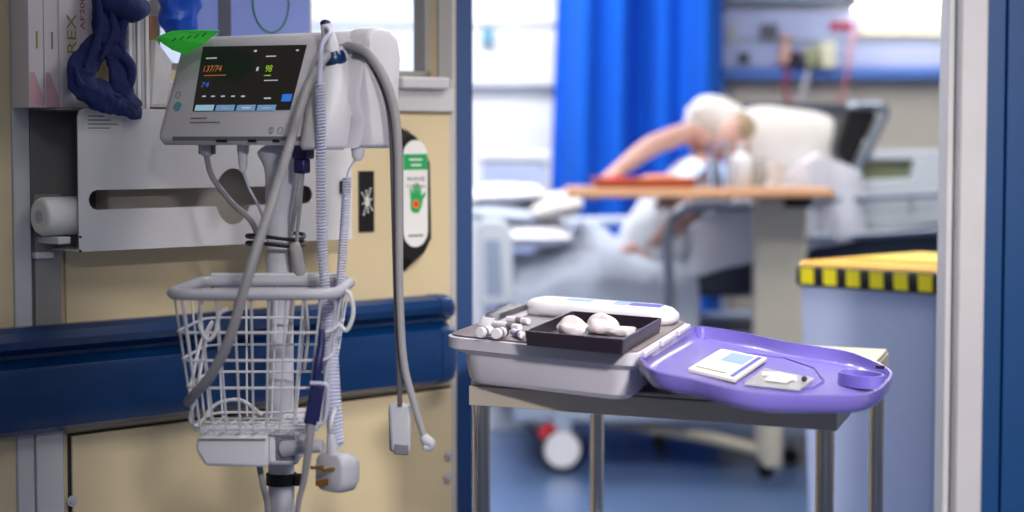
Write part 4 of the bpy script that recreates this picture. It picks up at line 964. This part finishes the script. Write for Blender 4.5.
lathe_thing('clear_cup', 'pale clear cup between the bottle and the paper cup', 'cup', 759, .12, [(.020, 0), (.027, .085), (.0255, .085), (.019, .003)], 'film_clear', 'cup_wall')
# --- bed
YBD = 6.20                                       # near side of the bed
def B(px, py, dy=0): return P(px, py, YBD + dy)
bd = thing('hospital_bed', 'hospital bed with raised dark backrest and grey frame behind the table', 'bed', (B(700, 300).x, YBD + .45, 0))
zm_t = B(600, 292).z; BW = .86
xf = B(498, 300).x; xp = B(672, 300).x; xh = B(950, 300).x
k = MB(); k.abox(xf, xp, YBD, YBD + BW, zm_t - .13, zm_t - .01); k.build('mattress', 'mattress_dark', bd, bevel=.03, seg=3)
pv = V((xp, YBD, zm_t - .07)); tp = B(868, 112); bdv = (tp - pv); bl = bdv.length; bdn = bdv.normalized(); bnn = V((-bdn.z, 0, bdn.x))
k = MB(); k.prism([B(672, 298, 0), B(712, 222, 0), B(846, 176, 0), B(838, 235, 0), B(800, 296, 0)], (0, .42, 0)); k.build('backrest', 'mattress_dark', bd, bevel=.02, seg=3)
k = MB(); k.prism([B(690, 298, .44), B(724, 104, .44), B(862, 103, .44), B(880, 112, .44), B(842, 200, .44), B(806, 296, .44)], (0, .14, 0)); k.build('back_pad', 'mattress_dark', bd, bevel=.025, seg=3)
k = MB(); k.prism([B(836, 150, .02), B(846, 108, .02), B(872, 106, .02), B(876, 118, .02), B(852, 166, .02), B(842, 170, .02)], (0, .40, 0)); k.build('pad_end', 'black', bd, bevel=.012, seg=3)
k = MB(); k.abox(xf - .02, xh, YBD + .05, YBD + BW - .05, zm_t - .21, zm_t - .135); k.build('base_frame', 'bed_grey', bd, bevel=.01)
k = MB(); k.abox(xf + .25, xh - .5, YBD + .2, YBD + BW - .2, .22, zm_t - .21); k.build('lift_column', 'mattress_dark', bd, bevel=.02)
k = MB(); k.abox(xf + .05, xh - .1, YBD + .08, YBD + BW - .08, .16, .22); k.build('wheel_base', 'bed_grey', bd, bevel=.01)
# head-end grab loop and headboard with a cut-out
a = B(842, 200, -.01)
k = MB(); k.tube([B(840, 205, .02), B(860, 165, .02), B(881, 122, .02), B(885, 112, .02), B(878, 106, .02), B(862, 106, .02), B(850, 107, .05)], .016, 10, 6); k.build('head_loop', 'metal_grey', bd)
def bprism(pts, dy, th): 
    return MB().prism([B(x, y, dy) for x, y in pts], (0, th, 0))
hbm = MB(); 
hbm.prism([B(868, 150, .02), B(1000, 150, .02), B(1000, 160, .02), B(866, 160, .02)], (0, .08, 0)); hbm.prism([B(914, 160, .02), B(1000, 160, .02), B(1000, 250, .02), B(905, 250, .02)], (0, .05, 0)); hbm.prism([B(852, 181, .02), B(914, 178, .02), B(914, 250, .02), B(838, 250, .02)], (0, .05, 0))
hb_ = hbm.build('headboard', 'bed_pale', bd, bevel=.004)
bprism([(862, 160), (916, 160), (914, 179), (855, 180)], .06, .02).build('headboard_recess', 'bed_green', hb_, smooth=False)
# side rails
for nm, pts, r in (('side_rail', [(808, 200), (860, 198), (945, 194)], .012), ('side_rail', [(806, 238), (870, 235), (945, 230)], .012)):
    MB().tube([B(x, y, -.03) for x, y in pts], r, 10, 4).build(nm, 'metal_grey', bd)
bprism([(812, 243), (945, 222), (945, 262), (812, 262)], -.01, .03).build('side_panel', 'mattress_dark', bd, bevel=.006)
MB().tube([B(x, y, -.04) for x, y in ((671, 335), (670, 300), (668, 250), (670, 225), (680, 211), (700, 207), (760, 206))], .016, 10, 6).build('grab_rail', 'metal_grey', bd)
MB().tube([B(x, y, .80) for x, y in ((560, 222), (590, 221), (640, 220))], .016, 8, 4).build('far_side_rail', 'bed_pale', bd)
# footboard
fbm = bprism([(478, 306), (476, 226), (484, 218), (504, 220), (512, 232), (514, 306)], -.02, .06); f_ = fbm.build('footboard', 'bed_pale', bd, bevel=.01)
bprism([(486, 296), (485, 240), (500, 240), (503, 296)], -.024, .01).build('footboard_panel', 'bed_grey', f_)
for x, yy in ((562, .05), (905, .05), (545, .8), (905, .8)):
    p = B(x, 450, yy); t = caster(bd, p, .075, 'caster_wheel', 'black', .03)
    k = MB(); k.lathe(V((p.x, p.y - .024, .078)), [(.004, 0), (.058, 0), (.060, .004), (.060, .008)], 24, V((0, 1, 0))); k.build('wheel_cover', 'wheel_white', t)
    k = MB(); k.tube([V((p.x - .01, p.y, .14)), V((p.x - .055, p.y - .03, .15)), V((p.x - .065, p.y - .04, .12))], .014, 8, 3); k.build('brake_pedal', 'red', t)
    k = MB(); k.abox(p.x - .03, p.x + .03, p.y - .02, p.y + .02, .13, .2); k.build('caster_fork', 'bed_grey', t, bevel=.005)
# --- pillows and linen
def pillow(c, rx, ry, rz, tilt, seed, name='pillow', m='pillow_white'):
    k = MB(); ca, sa = math.cos(tilt), math.sin(tilt); e_x = V((ca, 0, sa)); e_z = V((-sa, 0, ca))
    def f(sgn):
        def g(uu, vv):
            x, y = uu * 2 - 1, vv * 2 - 1; e = max(0, (1 - abs(x) ** 3.2)) * max(0, (1 - abs(y) ** 3.2))
            p = V(c) + e_x * (x * rx) + V((0, y * ry, 0)); return p + e_z * (sgn * rz * (e ** .45) + .02 * e * noise.noise(p * 6 + V((seed, 0, 0))))
        return g
    k.grid(f(1), 18, 18); k.grid(f(-1), 18, 18); bmesh.ops.remove_doubles(k.bm, verts=k.bm.verts[:], dist=1e-5); return k
al_ = math.atan2(bdn.z, bdn.x)
o = pillow(B(796, 152, .30) , .255, .17, .135, -.22, 3).build('pillow', 'pillow_white'); tag(o, 'white pillow high on the raised backrest behind the patient', 'pillow', 'white pillows on the bed')
o = pillow(B(718, 124, .40), .115, .13, .085, -.5, 9).build('pillow', 'pillow_white'); tag(o, 'white pillow propped on the far side beside the curtain', 'pillow', 'white pillows on the bed')
# sheet hanging over the near side of the backrest
def drape(uu, vv):
    px = 690 + 168 * uu + 10 * vv * uu; top = (228 - 96 * uu if uu < .75 else 156 + 70 * (uu - .75)); bot = 276 - 40 * uu
    inn = .06 + .34 * max(0, min(1, (uu - .35) / .25))
    if vv < .3: f = vv / .3; p = B(px, top - 3 * (1 - f), inn * (1 - f) - .03)
    else: f = (vv - .3) / .7; p = B(px, top + f * (bot - top), -.03)
    return p + V((0, .013 * math.sin(uu * 24 + vv * 3) * (.3 + vv), .012 * noise.noise(p * 9)))
k = MB(); k.grid(drape, 44, 20); o = k.build('bed_sheet', 'linen', solid=.006); tag(o, 'white sheet hanging over the near side of the raised backrest', 'sheet')
# grey-white blanket over the legs, heaped at the foot
def blank(uu, vv):
    xx0 = xf + .03; xx1 = B(700, 250).x; x = xx0 + (xx1 - xx0) * uu
    y = YBD - .03 + .9 * max(0, vv - .25) / .75
    kn = .07 + .10 * math.exp(-((uu - .45) / .2) ** 2) + .06 * uu
    z = zm_t + kn * (1 - ((max(0, vv - .25) / .75 - .5) * 2) ** 4 * .7)
    if vv < .25: f = (.25 - vv) / .25; z -= f * (.14 + .05 * math.sin(uu * 9)); y -= .02 * f
    p = V((x, y, z)); return p + noise.noise_vector(p * 5) * .03 + noise.noise_vector(p * 13 + V((3, 0, 0))) * .012
k = MB(); k.grid(blank, 40, 30); o = k.build('blanket', 'blanket_grey', solid=.01); tag(o, 'rumpled pale grey blanket over the legs of the patient', 'blanket')
for i, (px, py, dy, rx, ry, rz, tl_, m, lb) in enumerate(((507, 194, .35, .13, .26, .032, .05, 'linen', 'folded white linen lying on top of the heap at the bed foot'), (506, 213, .30, .12, .25, .034, -.06, 'blanket_grey', 'folded grey blanket under the white linen at the bed foot'), (556, 207, .25, .09, .2, .045, .2, 'pillow_white', 'small white pillow beside the linen heap at the bed foot'), (530, 234, .3, .14, .3, .042, 0, 'linen', 'folded white sheet lowest of the heap at the bed foot'))):
    tag(pillow(B(px, py, dy), rx, ry, rz, tl_, i * 5 + 1).build('folded_linen' if i != 2 else 'small_pillow', m), lb, 'linen' if i != 2 else 'pillow')
# --- the patient, reclining on the backrest with one forearm on the table
def skin_body(chain_pts, edges, radii, root=0, name='body', m='skin', parent=None, sub=2):
    base_ = world_loc(parent); me = bpy.data.meshes.new(name); me.from_pydata([V(p) - base_ for p in chain_pts], edges, [])
    o = bpy.data.objects.new(name, me); C.objects.link(o); o.parent = parent
    sk = o.modifiers.new('skin', 'SKIN'); sk.use_smooth_shade = True
    for v, r in zip(me.skin_vertices[0].data, radii):
        v.radius = (r, r) if not isinstance(r, tuple) else r; v.use_root = False
    me.skin_vertices[0].data[root].use_root = True
    s_ = o.modifiers.new('sub', 'SUBSURF'); s_.levels = sub; s_.render_levels = sub
    me.materials.append(MATS[m]); return o
pe = thing('person', 'patient in white gown reclining on the bed, forearm resting by the tray', 'person', B(640, 285, .42))
D0 = .22
J = {}
def jn(n, px, py, dy): J[n] = B(px, py, dy); return J[n]
joints = [('pelvis', 640, 274, D0, .09), ('belly', 662, 240, D0, .11), ('chest', 690, 195, D0, .125), ('neckbase', 718, 164, D0, .07), ('neck', 727, 154, D0 - .01, .05), ('skull', 737, 143, D0 - .03, .058), ('crown', 744, 137, D0 - .02, .048),
  ('shoulderN', 708, 176, D0 - .17, .06), ('elbowN', 676, 226, D0 - .15, .038), ('wristN', 642, 250, D0 - .10, .025), ('palmN', 624, 250, D0 - .10, .026),
  ('shoulderF', 714, 156, D0 + .10, .055), ('elbowF', 690, 131, D0 + .02, .040), ('foreF', 650, 146, D0 - .12, .038), ('wristF', 616, 172, D0 - .24, .026), ('palmF', 607, 179, D0 - .27, .028),
  ('hipN', 626, 284, D0 - .10, .065), ('kneeN', 572, 284, D0 - .11, .050), ('ankleN', 520, 290, D0 - .10, .036), ('hipF', 626, 284, D0 + .10, .065), ('kneeF', 572, 284, D0 + .12, .050), ('ankleF', 520, 290, D0 + .10, .036)]
ix = {j[0]: i for i, j in enumerate(joints)}
pts = [jn(*j[:4]) for j in joints]; rad = [j[4] for j in joints]
ed = [('pelvis', 'belly'), ('belly', 'chest'), ('chest', 'neckbase'), ('neckbase', 'neck'), ('neck', 'skull'), ('skull', 'crown'), ('chest', 'shoulderN'), ('shoulderN', 'elbowN'), ('elbowN', 'wristN'), ('wristN', 'palmN'), ('chest', 'shoulderF'), ('shoulderF', 'elbowF'), ('elbowF', 'foreF'), ('foreF', 'wristF'), ('wristF', 'palmF'), ('pelvis', 'hipN'), ('hipN', 'kneeN'), ('kneeN', 'ankleN'), ('pelvis', 'hipF'), ('hipF', 'kneeF'), ('kneeF', 'ankleF')]
edges = [(ix[a], ix[b_]) for a, b_ in ed]
# fingers and thumbs
for hand, dirv in (('palmF', V((-.72, -.25, -.55))), ('palmN', V((-.95, -.1, -.15)))):
    dirv = dirv.normalized(); c = J[hand]; side = dirv.cross(Zv).normalized(); dn = dirv.cross(side).normalized()
    if dn.z > 0: dn = -dn
    for i, L in enumerate((.066, .075, .072, .056)):
        root = c + side * ((i - 1.5) * .018) + dirv * .018; a = root + dirv * L * .5 + dn * .006; e = root + dirv * L * .9 + dn * .026
        n_ = len(pts); pts += [root, a, e]; rad += [.010, .009, .0075]; edges += [(ix[hand], n_), (n_, n_ + 1), (n_ + 1, n_ + 2)]
    root = c - side * .03 - dirv * .01; a = root - side * .018 + dirv * .028; e = a + dirv * .024 + dn * .01
    n_ = len(pts); pts += [root, a, e]; rad += [.012, .010, .008]; edges += [(ix[hand], n_), (n_, n_ + 1), (n_ + 1, n_ + 2)]
body_o = skin_body(pts, edges, rad, ix['pelvis'], 'body', 'skin', pe)
# face looks to the left and slightly down
hc_ = J['skull']; fd = V((-.86, -.36, -.12)).normalized(); fu = V((.45, 0, .9)); fu = (fu - fd * fu.dot(fd)).normalized(); fs_ = fd.cross(fu)
k = MB(); k.ball(hc_ + fu * .005, (.070, .060, .088), (fd, fs_, fu), 20, 14)
k.tube([hc_ + fd * .060 + fu * .018, hc_ + fd * .084 - fu * .008, hc_ + fd * .068 - fu * .013], [.008, .013, .010], 10, 3)
for s_ in (-1, 1): k.ball(hc_ + fs_ * (s_ * .060) - fd * .005, (.016, .008, .028), (fd, fs_, fu), 10, 8)
k.ball(hc_ + fd * .042 - fu * .058, (.026, .030, .026), (fd, fs_, fu), 12, 8)
k.build('head', 'skin', body_o)
for s_ in (-1, 1):
    k = MB(); k.ball(hc_ + fd * .058 + fs_ * (s_ * .025) + fu * .014, (.010, .013, .008), (fd, fs_, fu), 10, 8); k.build('eye', 'pack_white', body_o)
    k = MB(); k.ball(hc_ + fd * .066 + fs_ * (s_ * .025) + fu * .014, (.004, .006, .006), (fd, fs_, fu), 8, 6); k.build('iris', 'bin_dark', body_o)
k = MB(); k.tube([hc_ + fd * .060 - fs_ * .018 - fu * .036, hc_ + fd * .069 - fu * .037, hc_ + fd * .060 + fs_ * .018 - fu * .036], [.003, .006, .003], 8, 4); k.build('mouth', 'red', body_o)
k = MB(); k.ball(hc_ - fd * .024 + fu * .026, (.070, .066, .076), (fd, fs_, fu), 20, 14, .006, 40); k.build('hair', 'hair', pe)
gp = [J['pelvis'], J['belly'], J['chest'], J['neckbase'].lerp(J['chest'], .25), J['shoulderN'], J['shoulderN'].lerp(J['elbowN'], .6), J['shoulderF'], J['shoulderF'].lerp(J['elbowF'], .35)]
skin_body(gp, [(0, 1), (1, 2), (2, 3), (2, 4), (4, 5), (2, 6), (6, 7)], [.15, .155, .15, .085, .085, .068, .075, .062], 0, 'gown', 'gown', pe)
# --- curtain
YC_ = 7.42
xk0, xk1 = P(563, 100, YC_).x, P(722, 100, YC_).x
def curt(uu, vv):
    z = .06 + 2.36 * vv; sp = 1 + .04 * (1 - vv); x = xk0 + (xk1 - xk0) * uu - .07 * (1 - vv) * (1 - uu)
    return V((x, YC_ - .03 + .05 * math.sin(uu * 26 + .6 * math.sin(vv * 2.2)) + .06 * math.sin(uu * 10 + 2.2), z))
cu_ = thing('bed_curtain', 'bright blue pleated curtain hanging behind the bed', 'curtain', (xk0, YC_, .06))
k = MB(); k.grid(curt, 90, 16); k.build('curtain_cloth', 'curtain_blue', cu_, solid=.004, angle=80)
k = MB(); k.tube([V((xk0 - 1.2, YC_, 2.455)), V((xk1 + .3, YC_, 2.455))], .014, 8, 1); k.build('curtain_track', 'metal_grey', cu_)
for i in range(8): k = MB(); q = curt(i / 7, 1); k.box((q.x, YC_ + (q.y - YC_) * .5, 2.432), (.012, .05, .035)); k.build('curtain_glider', 'metal_grey', cu_)
# --- wall trunking left of the curtain
def Bk(px, py, dy=0): return P(px, py, YB - dy)
k = MB(); k.abox(-1.5, Bk(566, 50, .14).x, YB - .05, YB - .001, Bk(500, 86, .05).z, Bk(500, 26, .05).z); wt = thing('wall_cupboard', 'long white wall cupboard left of the blue curtain', 'cupboard', Bk(500, 86, .14))
k.build('carcass', 'bay_white', wt, bevel=.006)
k = MB(); k.abox(-1.5, Bk(566, 50, .14).x, YB - .06, YB - .001, Bk(500, 26, .06).z, Bk(500, 22, .06).z); k.build('top_ledge', 'post_white', wt, bevel=.004)
k = MB(); k.abox(Bk(482, 40, .07).x, Bk(494, 40, .07).x, YB - .08, YB - .0505, Bk(488, 44, .07).z, Bk(488, 28, .07).z); k.build('latch', 'badge_teal', wt, bevel=.003)
# --- bedhead services panel on the back wall
def bk(m, x0, y0, x1, y1, d0, d1):
    a, c = Bk(x0, y1, d1), Bk(x1, y0, d1); return m.abox(a.x, c.x, YB - d1, YB - d0, a.z, c.z)
sv = thing('services_panel', 'pale blue bedhead services panel with sockets above the bed', 'services panel', Bk(850, 80, .06))
bk(MB(), 715, 10, 1010, 68, .0005, .05).build('panel', 'bay_panel', sv, bevel=.005)
bk(MB(), 715, -14, 1010, 2, .0005, .09).build('upper_trunking', 'bed_grey', sv, bevel=.008)
bk(MB(), 715, 38, 1010, 42, .05, .056).build('panel_seam', 'bed_grey', sv)
bk(MB(), 722, 69, 1010, 79, .0005, .10).build('rail_shelf', 'rail_shelf', sv, bevel=.006)
for x0, y0, x1, y1, m, nm in ((760, 24, 778, 40, 'poster_grey', 'monitor_socket'), (831, 21, 840, 31, 'ink_red', 'gas_outlet'), (843, 21, 852, 31, 'ink_red', 'gas_outlet'), (738, 53, 749, 63, 'gasket', 'gas_outlet'), (729, 24, 737, 44, 'paper_grey', 'switch_plate'), (859, 8, 1005, 36, 'bay_cream', 'cream_cover')):
    bk(MB(), x0, y0, x1, y1, .0505, .064).build(nm, m, sv, bevel=.004)
c = Bk(785, 62, .16)
fm = thing('flow_meter', 'pinkish flow meter with a dark knob on the services panel', 'flow meter', Bk(785, 66, .12))
MB().lathe(Bk(785, 66, .11), [(.012, 0), (.028, .01), (.030, .05), (.018, .07), (.016, .10), (.022, .105), (.020, .125)], 20).build('meter_body', 'skin', fm)
MB().cyl(Bk(796, 58, .055), Bk(796, 58, .14), .026).build('knob', 'bin_dark', fm)
MB().tube([Bk(785, 66, .11), Bk(787, 75, .12), Bk(785, 90, .12), Bk(790, 106, .12)], .007, 8, 5).build('tube', 'ink_red', fm)
sj = thing('suction_jar', 'grey and cream suction jar beside the flow meter', 'suction jar', Bk(818, 68, .12))
MB().lathe(Bk(812, 68, .12), [(.024, 0), (.030, .01), (.030, .07), (.022, .085)], 20).build('jar', 'bed_green', sj)
bk(MB(), 821, 42, 836, 68, .0575, .13).build('cream_holder', 'card_cream', sj, bevel=.006)
MB().tube([Bk(810, 66, .1), Bk(806, 80, .12), Bk(800, 104, .12)], .010, 8, 4).build('tube', 'paper_grey', sj)
rt = MB().tube([Bk(855, 30, .07), Bk(850, 50, .10), Bk(847, 75, .11), Bk(841, 100, .11), Bk(838, 112, .10)], .0045, 8, 6)
tag(rt.build('red_cord', 'cord_pink'), 'thin red pull cord hanging from the sockets on the services panel', 'cord')
# over-bed wall lamp
wl_ = thing('wall_lamp', 'lit over-bed wall lamp above the services panel at upper right', 'lamp', Bk(900, 10, .15))
la, lc_ = Bk(856, 9, .16), Bk(1000, -20, .16)
MB().abox(la.x, lc_.x, YB - .20, YB - .0005, la.z + .012, lc_.z).build('lamp_housing', 'trim_white', wl_, bevel=.01)
k = MB(); k.prism([V((la.x + .01, YB - .203, la.z + .012)), V((lc_.x, YB - .203, la.z + .012)), V((lc_.x, YB - .203, la.z + .085)), V((la.x - .01, YB - .203, la.z + .085))], (0, .02, 0)); k.build('diffuser', 'lamp_glow', wl_, smooth=False)
MB().abox(la.x + .01, lc_.x - .01, YB - .19, YB - .05, la.z, la.z + .0115).build('lower_diffuser', 'lamp_glow', wl_)
